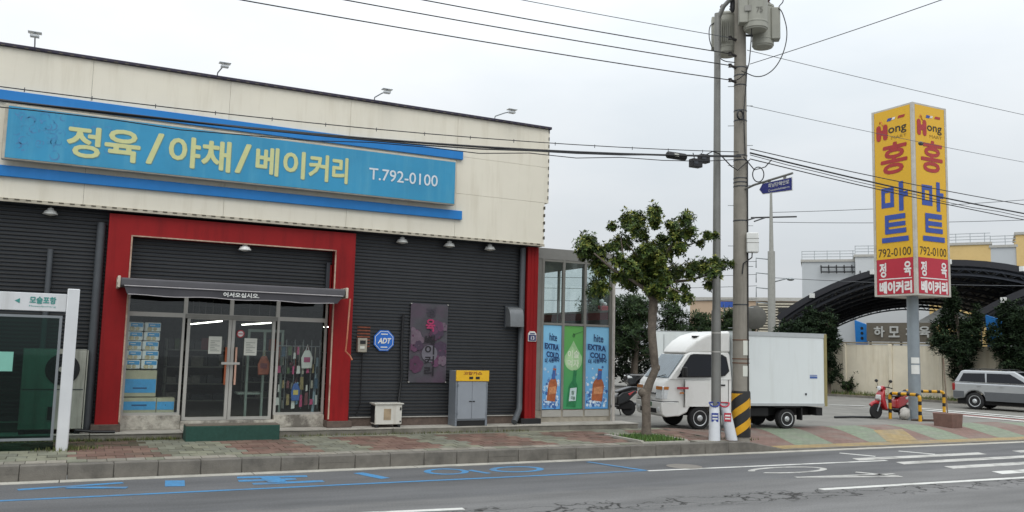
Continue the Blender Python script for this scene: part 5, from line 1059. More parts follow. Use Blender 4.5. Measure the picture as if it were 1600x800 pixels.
trk_w = mat('truck_white', '#e0e0dc', .35, var=.025, scale=1.5, coat=.4, stain='#b1aea4', stain_amt=.3); box_w = mat('box_white', '#d6dcdc', .45, var=.02, scale=1, stain='#b4b6b0', stain_amt=.3, streak=1)
def make_truck(loc, rz, label):
    t = thing('box_truck', label, 'truck', loc, rz)
    bz = .5 + (1.28 - .5) * 1.085
    zc = lambda z: z if z < .5 else .5 + (z - .5) * 1.085
    cab = shell([(-.98, .48, .8)] + [(x, z, .8) for x, z in arc(0, .32, .42, 160, 20, 9)] + [(.62, .36, .79), (1.0, .35, .76), (1.09, .42, .74), (1.12, .6, .73), (1.12, .80, .73), (1.09, zc(1.0), .735), (1.02, zc(1.2), .75), (.92, zc(1.28), .77), (.36, zc(1.9), .70), (.22, zc(1.95), .69), (-.95, zc(1.97), .69), (-.99, zc(1.9), .70), (-1.0, zc(1.28), .79)])
    c = cab.build('cab', trk_w, t, bevel=.035, seg=3, local=True)
    def yf(x, z): return .8 if z < bz else .79 - (z - bz) / (2.06 - bz) * .09
    fair = shell([(.4, 2.03, .64), (.28, 2.2, .66), (.08, 2.38, .68), (-.2, 2.54, .7), (-.6, 2.65, .71), (-1.0, 2.68, .72), (-1.0, 2.08, .72)]); fo = fair.build('roof_fairing', trk_w, t, bevel=.07, seg=4, local=True)
    q = MB(); q.box(-.3, -.05, .25, .45, 2.48, 2.53); q.build('fairing_vent', under, fo, local=True)
    for s in (1, -1):
        panel(c, [(.66, 1.42), (.45, 1.72), (.24, 1.97), (.14, 2.0), (-.72, 2.0), (-.84, 1.94), (-.9, 1.6), (-.76, 1.48), (-.3, 1.44)], yf, 'door_window', carglass, s)
        panel(c, [(.70, 1.39), (.47, 1.73), (.25, 2.0), (.14, 2.03), (-.74, 2.03), (-.87, 1.96), (-.935, 1.58), (-.78, 1.45), (-.3, 1.41)], yf, 'window_seal', under, s, .003)
        for gx_ in (.485, -.885): panel(c, [(gx_, .55 if gx_ < 0 else .6), (gx_, 1.345), (gx_ + .012, 1.345), (gx_ + .012, .55 if gx_ < 0 else .6)], lambda x, z: .8, 'door_gap', under, s, .004)
        panel(c, [(1.0, 1.335), (-.98, 1.345), (-.98, 1.353), (1.0, 1.343)], lambda x, z: .797, 'body_crease', mat('crease', '#9b9b98', .5), s, .006)
        d = panel(c, [(.46, .62), (.46, 1.3), (-.86, 1.32), (-.86, .55), (-.5, .55), (-.42, .62)], lambda x, z: .8, 'door', trk_w, s, .008)
        q = MB(); q.box(-.76, -.6, *sorted((s * .809, s * .83)), 1.18, 1.22); q.build('handle', blackm, d, local=True)
        panel(c, [(.7, 1.08), (.7, 1.14), (.36, 1.14), (.36, 1.08)], lambda x, z: .803, 'red_sticker', mat('sticker_red2', '#a8323c', .5), s) if s > 0 else None
        panel(c, [(.62, .96), (.62, 1.0), (.5, 1.0), (.5, .96)], lambda x, z: .802, 'side_repeater', amberl, s)
        q = MB(); yy = .84 * s; q.box(.5, .6, min(yy, yy + s * .18), max(yy, yy + s * .18), 1.4, 1.68); m_ = q.build('mirror', blackm, c, bevel=.03, local=True); q = MB(); q.tube([(.55, s * .76, 1.46), (.55, s * .86, 1.52)], .02, 6); q.build('mirror_arm', blackm, m_, local=True)
        # lamps on the nose
        q = MB(); a0, a1 = sorted((s * .38, s * .735)); q.add([(1.142, a0, .80), (1.135, a1, .80), (1.095, a1, 1.15), (1.105, a0, 1.15), (1.0, a0, .80), (1.0, a1, .80), (.97, a1, 1.15), (.97, a0, 1.15)], [(0, 1, 2, 3), (4, 7, 6, 5), (0, 4, 5, 1), (1, 5, 6, 2), (2, 6, 7, 3), (3, 7, 4, 0)]); h = q.build('headlight', chrome, c, bevel=.02, local=True)
        q = MB(); q.add([(1.125, a0 + .01, 1.055), (1.12, a1 - .005, 1.055), (1.108, a1 - .005, 1.145), (1.118, a0 + .01, 1.145)], [(0, 1, 2, 3)]); q.build('indicator', amberl, h, local=True, fix=False)
        q = MB(); q.lathe([(.06, 1.1), (.065, 1.155), (.03, 1.16)], (0, s * .58, .54), 12, axis='x'); q.build('fog_light', chrome, c, local=True, smooth=True)
        # wrap-around part of the lamp on the flank
        panel(c, [(1.09, .82), (1.07, 1.14), (.93, 1.14), (.99, .82)], lambda x, z: .757, 'headlight_wrap', chrome, s); panel(c, [(1.08, 1.06), (1.07, 1.14), (.93, 1.14), (.945, 1.06)], lambda x, z: .762, 'indicator_wrap', amberl, s)
        wheel(t, 0, s * .70, .31, .18, s); wheel(t, -2.78, s * .68, .285, .2, s)
        q = MB(); q.box(-3.2, -2.36, *sorted((s * .6, s * .82)), .6, .63); q.build('mudguard', under, t, local=True); q = MB(); q.box(-3.28, -3.24, *sorted((s * .58, s * .8)), .25, .62); q.build('mud_flap', under, t, local=True)
    bp_ = shell([(.66, .37, .805), (1.02, .335, .775), (1.12, .4, .755), (1.145, .55, .745), (1.14, .73, .745), (.9, .74, .79), (.66, .73, .805)]).build('bumper', trk_w, c, bevel=.02, seg=2, local=True)
    shell([(.66, .738, .807), (1.137, .738, .749), (1.137, .752, .749), (.66, .752, .807)]).build('bumper_gap', under, c, local=True)
    # windscreen, wiper, grille, bumper, plate
    q = MB(); q.add([(.9, -.69, 1.365), (.9, .69, 1.365), (.4, .62, 1.985), (.4, -.62, 1.985)], [(0, 1, 2, 3)]); ob = q.build('windscreen', glass('windscreen_glass', (.8, .86, .88), 1.7), c, local=True, fix=False); ob.location = (.022, 0, .018)
    q = MB(); q.box(-.6, .3, -.6, .6, .7, 1.33); q.build('dashboard', under, c, local=True)
    q = MB(); q.add([(.9, -.7, 1.355), (.9, .7, 1.355), (.385, .635, 2.0), (.385, -.635, 2.0)], [(0, 1, 2, 3)]); ob = q.build('windscreen_sheen', mat('screen_sky_sheen', '#5a656b', .12, var=.3, scale=2.5), c, local=True, fix=False); ob.location = (.012, 0, .010)  # grey sheet behind the glass, its colour imitating reflected sky
    q = MB(); q.tube([(.97, .1, 1.36), (.9, .5, 1.45)], .012, 5); q.tube([(.97, -.45, 1.36), (.9, -.02, 1.45)], .012, 5); q.build('wiper', blackm, c, local=True)
    q = MB(); q.box(1.08, 1.14, -.37, .37, .93, .96); q.build('grille', grey_d, c, local=True); q = MB(); q.box(1.05, 1.155, -.45, .45, .43, .55); q.build('bumper_intake', under, c, local=True)
    q = MB(); q.box(1.142, 1.152, -.2, .2, .59, .71); q.build('number_plate', mat('plate_green', '#3d6b4c', .5), c, local=True)
    # chassis and box
    q = MB(); q.box(-3.85, .4, -.42, .42, .36, .58); q.build('chassis', under, t, local=True)
    q = MB(); q.box(-2.2, -1.3, .45, .75, .35, .6); q.build('fuel_tank', under, t, local=True, bevel=.03); q = MB(); q.box(-2.2, -1.3, -.75, -.45, .32, .62); q.build('battery_box', under, t, local=True)
    q = MB(); q.cyl((-2.78, -.65, .3), (-2.78, .65, .3), .06, n=8); q.sphere((-2.78, 0, .3), .15); q.build('rear_axle', under, t, local=True)
    cargo = MB().box(-4.05, -1.06, -.85, .85, .66, 2.66).build('cargo_box', box_w, t, bevel=.01, local=True)
    rail = mat('box_rail', '#b8bcbc', .4, metal=.5, var=.05); olive = mat('box_corner', '#8a8055', .5, var=.1)
    for s in (1, -1):
        a, c_ = sorted((s * .848, s * .868)); MB().box(-4.05, -1.05, a, c_, 2.57, 2.675).build('side_rail', rail, cargo, local=True); MB().box(-4.05, -1.05, a, c_, .65, .72).build('side_rail', rail, cargo, local=True)
        q = MB(); q.box(-4.075, -3.985, a, c_ + .002 * s if s > 0 else c_, .64, 2.68); q.build('corner_post', olive, cargo, local=True)
        q = MB(); q.box(-3.75, -3.5, *sorted((s * .851, s * .856)), 1.42, 1.48); q.box(-3.75, -3.5, *sorted((s * .851, s * .855)), 1.5, 1.52); q.build('sticker', mat('sticker_blue', '#3d5c9c', .5), cargo, local=True)
        q = MB(); q.lathe([(.03, s * .85), (.03, s * .87)], (-3.36, 0, .98), 10, axis='y'); q.build('side_cap', grey_d, cargo, local=True)
    q = MB(); q.box(-4.06, -1.05, -.86, .86, 2.665, 2.69); q.build('roof_sheet', rail, cargo, local=True)
    for y0, y1 in ((-.84, -.005), (.005, .84)): q = MB(); q.box(-4.085, -4.052, y0, y1, .68, 2.64); d = q.build('rear_door', box_w, cargo, local=True); q = MB(); q.cyl((-4.1, (y0 + y1) / 2, .7), (-4.1, (y0 + y1) / 2, 2.56), .015, n=6); q.build('lock_rod', rail, d, local=True)
    q = MB(); q.box(-3.95, -3.75, -.8, .8, .38, .6); q.build('rear_bumper', under, t, local=True)
    for s in (1, -1): q = MB(); q.box(-3.97, -3.955, s * .62 - .12, s * .62 + .12, .45, .56); q.build('tail_light', redl, t, local=True)
    return t
TZ = gh(16, 19.5)
trk = make_truck((15.4, 19.73, TZ), math.atan2(.14, -.99), 'small white box truck parked nose toward the shop annex')
t2 = copy_tree(trk); t2.matrix_basis = Matrix.Translation((25.5, 33.4, .2)) @ Matrix.Rotation(math.atan2(.79, .61), 4, 'Z') @ Matrix.Scale(1.1, 4)
tag(t2, 'white box of another truck showing behind the cab roof of the parked truck', 'truck')

def make_car(name, label, cat, loc, rz, P):
    t = thing(name, label, cat, loc, rz)
    L, H, W = P['len'], P['h'], P['w'] / 2; rr_ = P['r']; fx, rx_ = P['front_axle'], P['rear_axle']; bz = P['belt']
    lower = [(-P['rear'], .42, W)] + [(x, z, W) for x, z in arc(rx_, rr_, rr_ * 1.22, 165, 15, 8)] + [(x, z, W) for x, z in arc(fx, rr_, rr_ * 1.22, 165, 15, 8)] + [(P['front'] - .12, .34, W * .93), (P['front'], .5, W * .88), (P['front'], .72, W * .88), (P['front'] - .12, .9, W * .9), (P['hood'], bz - .03, W * .95), (P['hood'] - .1, bz, W * .95), (-P['rear'] + .02, bz + .02, W * .95), (-P['rear'] - .04, .8, W * .97), (-P['rear'] - .05, .55, W * .97)]
    body = shell(lower).build('body', P['paint'], t, bevel=.06, seg=3, local=True)
    gx0, gx1, gx2, gx3 = P['green']; WR = W * .78
    gh_ = shell([(gx0, bz, W * .93), (gx1, H - .04, WR), (gx1 + .15, H, WR), (gx2, H, WR), (gx3, bz, W * .9)]).build('cabin', P['paint'], t, bevel=.06, seg=3, local=True)
    def yf(x, z): return W * .93 - (z - bz) / (H - bz) * (W * .93 - WR)
    for s in (1, -1):
        for poly in P['side_windows']: panel(gh_, poly, yf, 'side_window', carglass, s)
        if P.get('lowband'): panel(body, [(-P['rear'] + .0, .5), (-P['rear'] + .0, .78), (rx_ - rr_ * 1.2, .78), (rx_ - rr_ * 1.2, .5)], lambda x, z: W + .004, 'lower_cladding', P['lowband'], s, .012); panel(body, [(rx_ + rr_ * 1.25, .4), (rx_ + rr_ * 1.1, .78), (fx - rr_ * 1.1, .78), (fx - rr_ * 1.25, .4)], lambda x, z: W + .004, 'lower_cladding', P['lowband'], s, .012)
        q = MB(); mx = gx3 - .35; q.box(mx - .06, mx + .06, *sorted((s * (W * .95), s * (W * .95 + .2))), bz + .02, bz + .18); q.build('mirror', P['paint'] if P.get('mirror') else blackm, body, bevel=.03, local=True)
        q = MB(); q.box(P['front'] - .3, P['front'] - .02, *sorted((s * W * .55, s * W * .9)), .68, .82); q.build('headlight', chrome, body, bevel=.03, local=True)
        q = MB(); q.box(-P['rear'] - .06, -P['rear'] + .06, *sorted((s * W * .72, s * W * .98)), .8, bz - .02); q.build('tail_light', redl, body, bevel=.02, local=True)
        for hx in P.get('handles', ()): q = MB(); q.box(hx, hx + .16, *sorted((s * (W + .002), s * (W + .02))), bz - .12, bz - .09); q.build('handle', P['paint'], body, local=True)
        wheel(t, rx_, s * (W - .1), rr_, .2, s); wheel(t, fx, s * (W - .1), rr_, .2, s)
        if P.get('rack'): q = MB(); q.tube([(gx1 + .3, s * WR * .85, H + .0), (gx1 + .4, s * WR * .85, H + .06), (gx2 - .3, s * WR * .85, H + .06), (gx2 - .15, s * WR * .85, H)], .02, 6); q.build('roof_rail', P['rack'], gh_, local=True)
    n1 = MB(); n1.add([(gx3 - .02, -W * .82, bz + .06), (gx3 - .02, W * .82, bz + .06), (gx2 + .06, WR * .86, H - .08), (gx2 + .06, -WR * .86, H - .08)], [(0, 1, 2, 3)]); ob = n1.build('windscreen', carglass, gh_, local=True, fix=False); ob.location = (.045, 0, .03)
    n1 = MB(); n1.add([(gx0 + .02, -W * .8, bz + .08), (gx0 + .02, W * .8, bz + .08), (gx1 - .02, WR * .85, H - .1), (gx1 - .02, -WR * .85, H - .1)], [(0, 3, 2, 1)]); ob = n1.build('rear_window', carglass, gh_, local=True, fix=False); ob.location = (-.035, 0, .02)
    q = MB(); q.box(-P['rear'] + .1, P['front'] - .2, -W * .8, W * .8, .22, .5); q.build('underbody', under, t, local=True)
    q = MB(); q.box(P['front'] - .03, P['front'] + .012, -W * .4, W * .4, .55, .7); q.build('grille', under, body, local=True)
    q = MB(); q.box(-P['rear'] - .075, -P['rear'] - .055, -.25, .25, .62, .74); q.build('number_plate', wl, body, local=True)
    return t
silver = mat('car_silver', '#a3a6a8', .3, metal=.5, var=.03, coat=.6); cladg = mat('car_cladding', '#5d6063', .5, metal=.2, var=.05)
make_car('parked_suv', 'silver sport utility vehicle with grey lower cladding beside the cream wall', 'car', (36.35, 25.5, gh(36, 25)), math.atan2(-.96, .27), dict(len=4.7, h=1.7, w=1.86, r=.365, front_axle=2.7, rear_axle=0, rear=.88, front=3.6, hood=2.55, belt=1.13, paint=silver, lowband=cladg, green=(-.9, -.62, 1.55, 2.5), side_windows=[[(-.66, 1.2), (-.5, 1.56), (.38, 1.58), (.42, 1.19)], [(.48, 1.19), (.46, 1.58), (1.38, 1.58), (2.05, 1.19)]], handles=(.1, 1.0), rack=blackm, mirror=1))
blk = mat('car_black', '#15171b', .2, var=.05, coat=.8)
make_car('parked_car', 'black car parked in front of the pines, mostly hidden by the scooter', 'car', (27.6, 36.6, .2), math.atan2(.45, -.9), dict(len=4.3, h=1.48, w=1.78, r=.31, front_axle=1.5, rear_axle=-1.1, rear=1.9, front=2.3, hood=1.1, belt=.95, paint=blk, green=(-1.7, -.95, .25, 1.25), side_windows=[[(-1.2, 1.02), (-.8, 1.4), (-.35, 1.42), (-.32, 1.0)], [(-.25, 1.0), (-.28, 1.42), (.2, 1.42), (.85, 1.0)]]))
def scooter(label, loc, rz, main, trimm, seatm):
    t = thing('scooter', label, 'scooter', loc, rz)
    for x in (0, 1.25):
        w_ = MB(); w_.lathe([(.15, -.05), (.23, -.05), (.25, -.025), (.25, .025), (.23, .05), (.15, .05)], (x, 0, .25), 24, axis='y'); o = w_.build('wheel', tyre_m, t, smooth=True, local=True); q = MB(); q.lathe([(.155, -.03), (.14, -.04), (.05, -.05), (.05, .05), (.14, .04), (.155, .03)], (x, 0, .25), 16, axis='y'); q.build('rim', rim_m, o, smooth=True, local=True)
    b = shell([(-.28, .72, .08), (-.1, .62, .15), (.1, .45, .17), (.42, .33, .17), (.5, .36, .16), (.46, .62, .15), (.3, .74, .15), (-.2, .84, .12)]); b.build('rear_body', main, t, bevel=.05, seg=3, local=True)
    b = shell([(-.32, .76, .05), (-.18, .68, .13), (.05, .62, .175), (.1, .7, .17), (-.18, .8, .12)]); b.build('side_cowl', trimm, t, bevel=.02, local=True)
    b = shell([(-.3, .84, .1), (.2, .75, .14), (.48, .72, .14), (.5, .77, .13), (.22, .86, .15), (-.05, .93, .13), (-.32, .92, .1)]); b.build('seat', seatm, t, bevel=.04, seg=3, local=True)
    b = MB(); b.box(.4, .92, -.17, .17, .27, .35); b.build('footboard', seatm, t, bevel=.03, local=True)
    b = shell([(.86, .3, .17), (.98, .3, .19), (1.12, .55, .2), (1.12, .78, .17), (1.0, .98, .13), (.93, .96, .13), (.98, .7, .17)]); sh_ = b.build('leg_shield', main, t, bevel=.04, seg=3, local=True)
    b = shell([(1.1, .58, .12), (1.2, .66, .09), (1.16, .8, .1), (1.08, .8, .12)]); b.build('front_trim', trimm, sh_, bevel=.03, local=True)
    b = shell([(.85, .98, .09), (.98, .93, .13), (1.1, .98, .11), (1.02, 1.1, .1), (.88, 1.08, .08)]); hb = b.build('handlebar_cowl', main, t, bevel=.03, local=True)
    b = MB(); b.lathe([(.07, 1.06), (.08, 1.1), (.02, 1.12)], (0, 0, 1.02), 12, axis='x'); b.build('headlight', chrome, hb, local=True, smooth=True)
    b = MB(); b.tube([(.86, .36, 1.02), (.92, .2, 1.06), (.95, 0, 1.05), (.92, -.2, 1.06), (.86, -.36, 1.02)], .018, 8); b.build('handlebar', blackm, t, local=True)
    for s in (1, -1):
        b = MB(); b.tube([(.92, s * .22, 1.06), (.9, s * .3, 1.22)], .008, 5); b.sphere((.9, s * .32, 1.26), (.03, .08, .055)); b.build('mirror', blackm, hb, local=True, smooth=True)
        b = MB(); b.tube([(1.25, s * .07, .25), (1.08, s * .07, .62)], .025, 8); b.build('fork', steel_g, t, local=True)
    b = MB(); b.tube([(1.25 + .3 * math.cos(a), 0, .25 + .3 * math.sin(a)) for a in [math.radians(40 + 20 * i) for i in range(6)]], .06, 8); b.build('front_mudguard', main, t, local=True, smooth=True)
    b = MB(); b.tube([(.35, -.14, .25), (-.05, -.16, .28), (-.35, -.17, .36)], [.03, .06, .05], 10); b.build('exhaust', grey_d, t, local=True, smooth=True)
    b = MB(); b.box(-.1, .4, -.1, .1, .2, .42); b.build('engine', under, t, local=True, bevel=.03); b = MB(); b.tube([(.4, .1, .28), (.35, .16, .02)], .015, 6); b.build('stand', under, t, local=True)
    b = MB(); b.box(-.36, -.31, -.09, .09, .7, .78); b.build('tail_light', redl, t, local=True)
    return t
sred = mat('scooter_red', '#a51a22', .3, var=.05, coat=.5); sblk = mat('scooter_black', '#18191b', .35, var=.1, coat=.3); swh = mat('scooter_white', '#b9bab8', .35)
scooter('red and white scooter standing beside the striped barrier', (25.72, 20.95, gh(25.5, 21)), math.atan2(.1, -1), sred, swh, sblk)
scooter('black scooter with red flank parked behind the glass annex', (16.15, 23.6, gh(16, 23)), math.atan2(.1, -1), sblk, sred, sblk)

# ------------------------------------------------------------------ sign tower on the corner
SX, SY = 25.45, 20.31; SZ = gh(SX, SY)
tw = thing('sign_tower', 'tall square yellow and red sign tower on a steel pole, blue Korean letters', 'sign', (SX, SY, SZ))
b = MB(); b.cyl((SX, SY, SZ - .05), (SX, SY, 4.36), .2, .185, n=20); b.build('pole', mat('tower_pole', '#8f989e', .45, metal=.4, var=.1, scale=3, stain='#6f7478', stain_amt=.4), tw, smooth=True)
b = MB(); b.lathe([(.34, SZ), (.34, SZ + .03), (.22, SZ + .05)], (SX, SY, 0), 16)
for k in range(4): a = k * math.pi / 2; b.add([(SX + .19 * math.cos(a), SY + .19 * math.sin(a), SZ + .04), (SX + .33 * math.cos(a), SY + .33 * math.sin(a), SZ + .04), (SX + .19 * math.cos(a), SY + .19 * math.sin(a), SZ + .4)], [(0, 1, 2)])
b.build('base_flange', steel_g, tw)
h = .79; Z0, Z1 = 4.34, 10.82
tfr = mat('tower_frame', '#bdb9b0', .5, metal=.2, var=.1, stain='#8a7a66', stain_amt=.4)
b = MB(); b.box(SX - h + .02, SX + h - .02, SY - h + .02, SY + h - .02, Z0 + .02, Z1 - .02); b.build('core', tfr, tw)
b = MB()
for sx in (-1, 1):
    for sy in (-1, 1): b.box(SX + sx * h - .05, SX + sx * h + .05, SY + sy * h - .05, SY + sy * h + .05, Z0, Z1)
b.build('corner_rail', tfr, tw)
for z in (Z0, Z1 - .06):
    b = MB(); b.box(SX - h + .05, SX + h - .05, SY - h - .04, SY - h + .04, z, z + .06); b.box(SX - h + .05, SX + h - .05, SY + h - .04, SY + h + .04, z, z + .06); b.box(SX - h - .04, SX - h + .04, SY - h + .05, SY + h - .05, z, z + .06); b.box(SX + h - .04, SX + h + .04, SY - h + .05, SY + h - .05, z, z + .06); b.build('edge_rail', tfr, tw)
tyel = mat('tower_yellow', '#dbab1a', .4, var=.03, scale=1); tred = mat('tower_red', '#b01f35', .4, var=.04); tblue = mat('tower_blue', '#2b4a9c', .4); twh = mat('tower_white', '#dcd9d6', .4); tblk = mat('tower_black', '#2a2420', .5); tdr = mat('tower_dark_red', '#a52a28', .4); tbrn = mat('tower_brown', '#9a7a2a', .5)
def face(o0, ux, nrm):
    """o0: lower near corner of the face, ux: unit vector along it, nrm: outward"""
    W2 = 2 * h - .12; o0 = Vector(o0); ux = Vector(ux); nrm = Vector(nrm)
    def P(u, z, k=0): q = o0 + ux * (u * W2) + nrm * (.001 + .004 * k); return Vector((q.x, q.y, z))
    def quad(u0, u1, z0, z1, m, k, par, name, sk=0): b = MB(); b.add([P(u0, z0, k), P(u1, z0, k), P(u1 + sk, z1, k), P(u0 + sk, z1, k)], [(0, 1, 2, 3)]); return b.build(name, m, par, fix=False)
    f = quad(0, 1, Z0 + .06, Z1 - .06, tyel, 0, tw, 'sign_face')
    def lt(t, u0, u1, z0, z1, m, bold=.03, k=2, sk=0): p = P(u0, z0, k); letters(t, m, f, p, P(u1, z0, k) - p, Vector((0, 0, z1 - z0)) + ux * sk, bold)
    r_ = quad(0, 1, Z0 + .06, 5.6, tred, 1, f, 'red_field')
    lt('정', .08, .27, 4.98, 5.48, twh, .03); lt('육', .75, .95, 4.98, 5.48, twh, .03); quad(.06, .96, 4.9, 4.935, twh, 2, f, 'white_rule'); lt('베이커리', .07, .96, 4.42, 4.84, twh, .05)
    lt('792-0100', .06, .95, 5.68, 5.96, tblk, .005)
    for (u0, u1, z0, z1) in ((.14, .32, 7.3, 8.15), ): pass
    # heavy blue syllables
    for kk_, (u0, u1, z0, z1) in enumerate(((.17, .27, 7.36, 8.05), (.42, .52, 7.36, 8.05), (.17, .52, 7.36, 7.53), (.17, .52, 7.88, 8.05), (.66, .78, 7.2, 8.2), (.77, .9, 7.66, 7.84), (.26, .36, 6.5, 7.08), (.26, .82, 6.93, 7.1), (.26, .82, 6.69, 6.84), (.26, .84, 6.45, 6.61), (.17, .9, 6.16, 6.33))):
        quad(u0, u1, z0, z1, tblue, 2 + .25 * kk_, f, 'letter_stroke')
    # brushed red syllable, logo
    lt('홍', .14, .88, 8.5, 9.6, tdr, .025, sk=.1)
    lt('H', .06, .38, 9.72, 10.28, tdr, .12); lt('ong', .4, .9, 9.84, 10.12, tblk, .02); lt('MART', .48, .9, 9.7, 9.8, tbrn, .0)
    quad(.36, .48, 10.36, 10.46, tblue, 2, f, 'logo_flag', .03); quad(.5, .58, 10.38, 10.46, twh, 2, f, 'logo_flag', .03); quad(.66, .84, 10.38, 10.47, tdr, 2, f, 'logo_flag', .03)
    b = MB(); pts = [P(.15 + .1 * i / 8, 10.34 + .08 * math.sin(i * .6), 2) for i in range(9)]; b.tube(pts, .02, 4); b.build('logo_swash', mat('logo_orange', '#c8782a', .5), f)
face((SX - h - .045, SY + h - .06, 0), (0, -1, 0), (-1, 0, 0)); face((SX - h + .06, SY - h - .045, 0), (1, 0, 0), (0, -1, 0)); face((SX + h + .045, SY - h + .06, 0), (0, 1, 0), (1, 0, 0))
q = MB()
for i, (z0, z1) in enumerate(((1.75, 2.05), (2.1, 2.3))):
    n = 6; o = len(q.v)
    for k in range(n + 1): a = -2.9 + 1.4 * k / n; q.v += [(SX + .203 * math.cos(a), SY + .203 * math.sin(a), z0), (SX + .203 * math.cos(a), SY + .203 * math.sin(a), z1)]
    q.f += [(o + 2 * k, o + 2 * k + 2, o + 2 * k + 3, o + 2 * k + 1) for k in range(n)]; q.m += [0] * n
q.build('bill', wl, tw, fix=False)
# striped barriers
def barrier(label, p0, p1):
    z = gh(*p0); o = thing('hoop_barrier', label, 'barrier', (p0[0], p0[1], z), 0, 'striped barriers round the sign pole'); p0, p1 = Vector((*p0, z)), Vector((*p1, z)); H = .86; d = (p1 - p0); l = d.length; d.normalize()
    path = [p0, p0 + Vector((0, 0, H - .12))] + [p0 + Vector((0, 0, H - .12)) + d * .12 * (1 - math.cos(a)) + Vector((0, 0, .12 * math.sin(a))) for a in (.4, .8, 1.2, 1.57)]
    path += [p1 + Vector((0, 0, H - .12)) - d * .12 * (1 - math.cos(a)) + Vector((0, 0, .12 * math.sin(a))) for a in (1.57, 1.2, .8, .4)] + [p1 + Vector((0, 0, H - .12)), p1]
    pts = [path[0]]
    for a, c in zip(path, path[1:]):
        n = max(1, int((c - a).length / .04)); pts += [a.lerp(c, i / n) for i in range(1, n + 1)]
    s = 0; run = [pts[0]]; acc = 0; kk = 0; seg = .17
    for a, c in zip(pts, pts[1:]):
        run.append(c); acc += (c - a).length
        if acc > (seg if kk % 2 == 0 else .09): MB().tube(run, .055, 10).build('stripe_band', (wy, wk)[kk % 2], o, smooth=True); run = [c]; acc = 0; kk += 1
    if len(run) > 1: MB().tube(run, .055, 10).build('stripe_band', (wy, wk)[kk % 2], o, smooth=True)
barrier('yellow and black hoop barrier beside the red scooter', (24.96, 20.9), (25.05, 19.8)); barrier('yellow and black hoop barrier behind the sign pole', (27.3, 22.3), (28.75, 21.7))
# block with a pole
z = gh(24, 18); o = thing('flag_base', 'brown concrete block with a thin rusty pole stuck in it', 'block', (24.2, 18.1, z))
b = MB(); b.add([(24.0, 17.86, z), (24.55, 17.92, z), (24.48, 18.5, z), (23.92, 18.42, z), (24.0, 17.84, z + .43), (24.58, 17.9, z + .43), (24.5, 18.54, z + .43), (23.9, 18.45, z + .43)], [(3, 2, 1, 0), (4, 5, 6, 7), (0, 1, 5, 4), (1, 2, 6, 5), (2, 3, 7, 6), (3, 0, 4, 7)]); b.build('block_body', mat('brown_block', '#6d534a', .85, var=.18, scale=8, bump=.3), o, bevel=.015)
b = MB(); b.tube([(24.2, 18.15, z + .4), (24.13, 18.2, z + 2.1)], .022, 6); b.build('pole', mat('rusty_pole', '#77695c', .7, var=.3, scale=8, stain='#7a4432', stain_amt=.6), o)
o = MB().sphere((25.15, 20.45, SZ + .2), (.22, .18, .22), 10, 8).build('white_sack', mat('sack_white', '#b9b6b0', .8, var=.15, scale=10, bump=.5, bscale=14), smooth=True); tag(o, 'crumpled white sack at the foot of the striped barrier', 'sack')
for v in o.data.vertices: v.co.x += .03 * math.sin(v.co.z * 25 + v.co.y * 13); v.co.y += .03 * math.sin(v.co.x * 19)
o = MB().tube([(22.9, 21.4, gh(23, 21.4) + .04), (23.6, 21.3, gh(23.6, 21) + .05), (24.5, 21.1, gh(24.5, 21) + .04)], .035, 8).build('black_bar', blackm); tag(o, 'black bar lying on the ground before the red scooter', 'bar')
o = MB().tube([(25.0, 20.1, SZ + .03), (25.6, 19.7, SZ + .04), (26.2, 19.9, SZ + .03), (26.6, 19.5, SZ + .03)], .035, 8).build('debris_pipe', mat('old_pipe', '#4d4038', .8, var=.3)); tag(o, 'short dark pipe lying at the foot of the sign pole', 'pipe')

# ------------------------------------------------------------------ far side: wall, gym canopy, buildings, trees
WD = Vector((.265, -.964, 0)); WA = Vector((38.3, 37.2, 0)); WN_ = Vector((.964, .265, 0))
wallm = mat('wall_cream', '#d8d0bc', .9, var=.08, scale=1.2, bump=.15, stain='#9a8458', stain_amt=.55, streak=.6, sthr=(.5, .82))
wl_ = thing('boundary_wall', 'stained cream concrete panel wall along the side street', 'wall', WA + WD * 8)
def along(s, off, z): q = WA + WD * s + WN_ * off; return (q.x, q.y, z)
def wbox(b, s0, s1, o0, o1, z0, z1, m=0):
    vs = [along(s, o, z) for z in (z0, z1) for o in (o0, o1) for s in (s0, s1)]; b.add(vs, [(0, 2, 3, 1), (4, 5, 7, 6), (0, 1, 5, 4), (2, 6, 7, 3), (0, 4, 6, 2), (1, 3, 7, 5)], m); return b
for k in range(9):
    s = -6 + k * 2.6
    wbox(MB(), s + .1, s + 2.5, 0, .15, -.1, 2.92 + R.uniform(-.02, .02)).build('wall_panel', wallm, wl_)
    wbox(MB(), s - .1, s + .1, -.06, .2, -.1, 2.98).build('wall_post', wallm, wl_, bevel=.02)
wbox(MB(), -6, 17.3, -.05, .2, 2.99, 3.07).build('wall_coping', mat('coping', '#8f8672', .9, var=.2, stain='#5a4c38', stain_amt=.6), wl_)
b = MB(); n = 20
b.add([along(-8 + i * 1.4, o, gh(*along(-8 + i * 1.4, o, 0)[:2]) + zz) for i in range(n) for o, zz in ((-1.6, .1), (-.0, .14))], [(2 * i, 2 * i + 2, 2 * i + 3, 2 * i + 1) for i in range(n - 1)]); tag(b.build('verge', mat('verge_soil', '#5b5238', .95, var=.3, scale=4, stain='#4a5a2a', stain_amt=.7), fix=False), kind='structure')
b = MB(); wbox(b, -8, 19, -1.75, -1.6, -.1, .21); tag(b.build('verge_kerb', kerb_m), kind='structure')
grass('verge_grass', [lambda r: (lambda s, o: (*along(s, o, 0)[:2], gh(40, 30) + .1))(r.uniform(-6, 16), r.uniform(-1.5, -.05))], 2500, .22, wpal + gpal[:1], 'rough grass along the foot of the cream wall', rg)
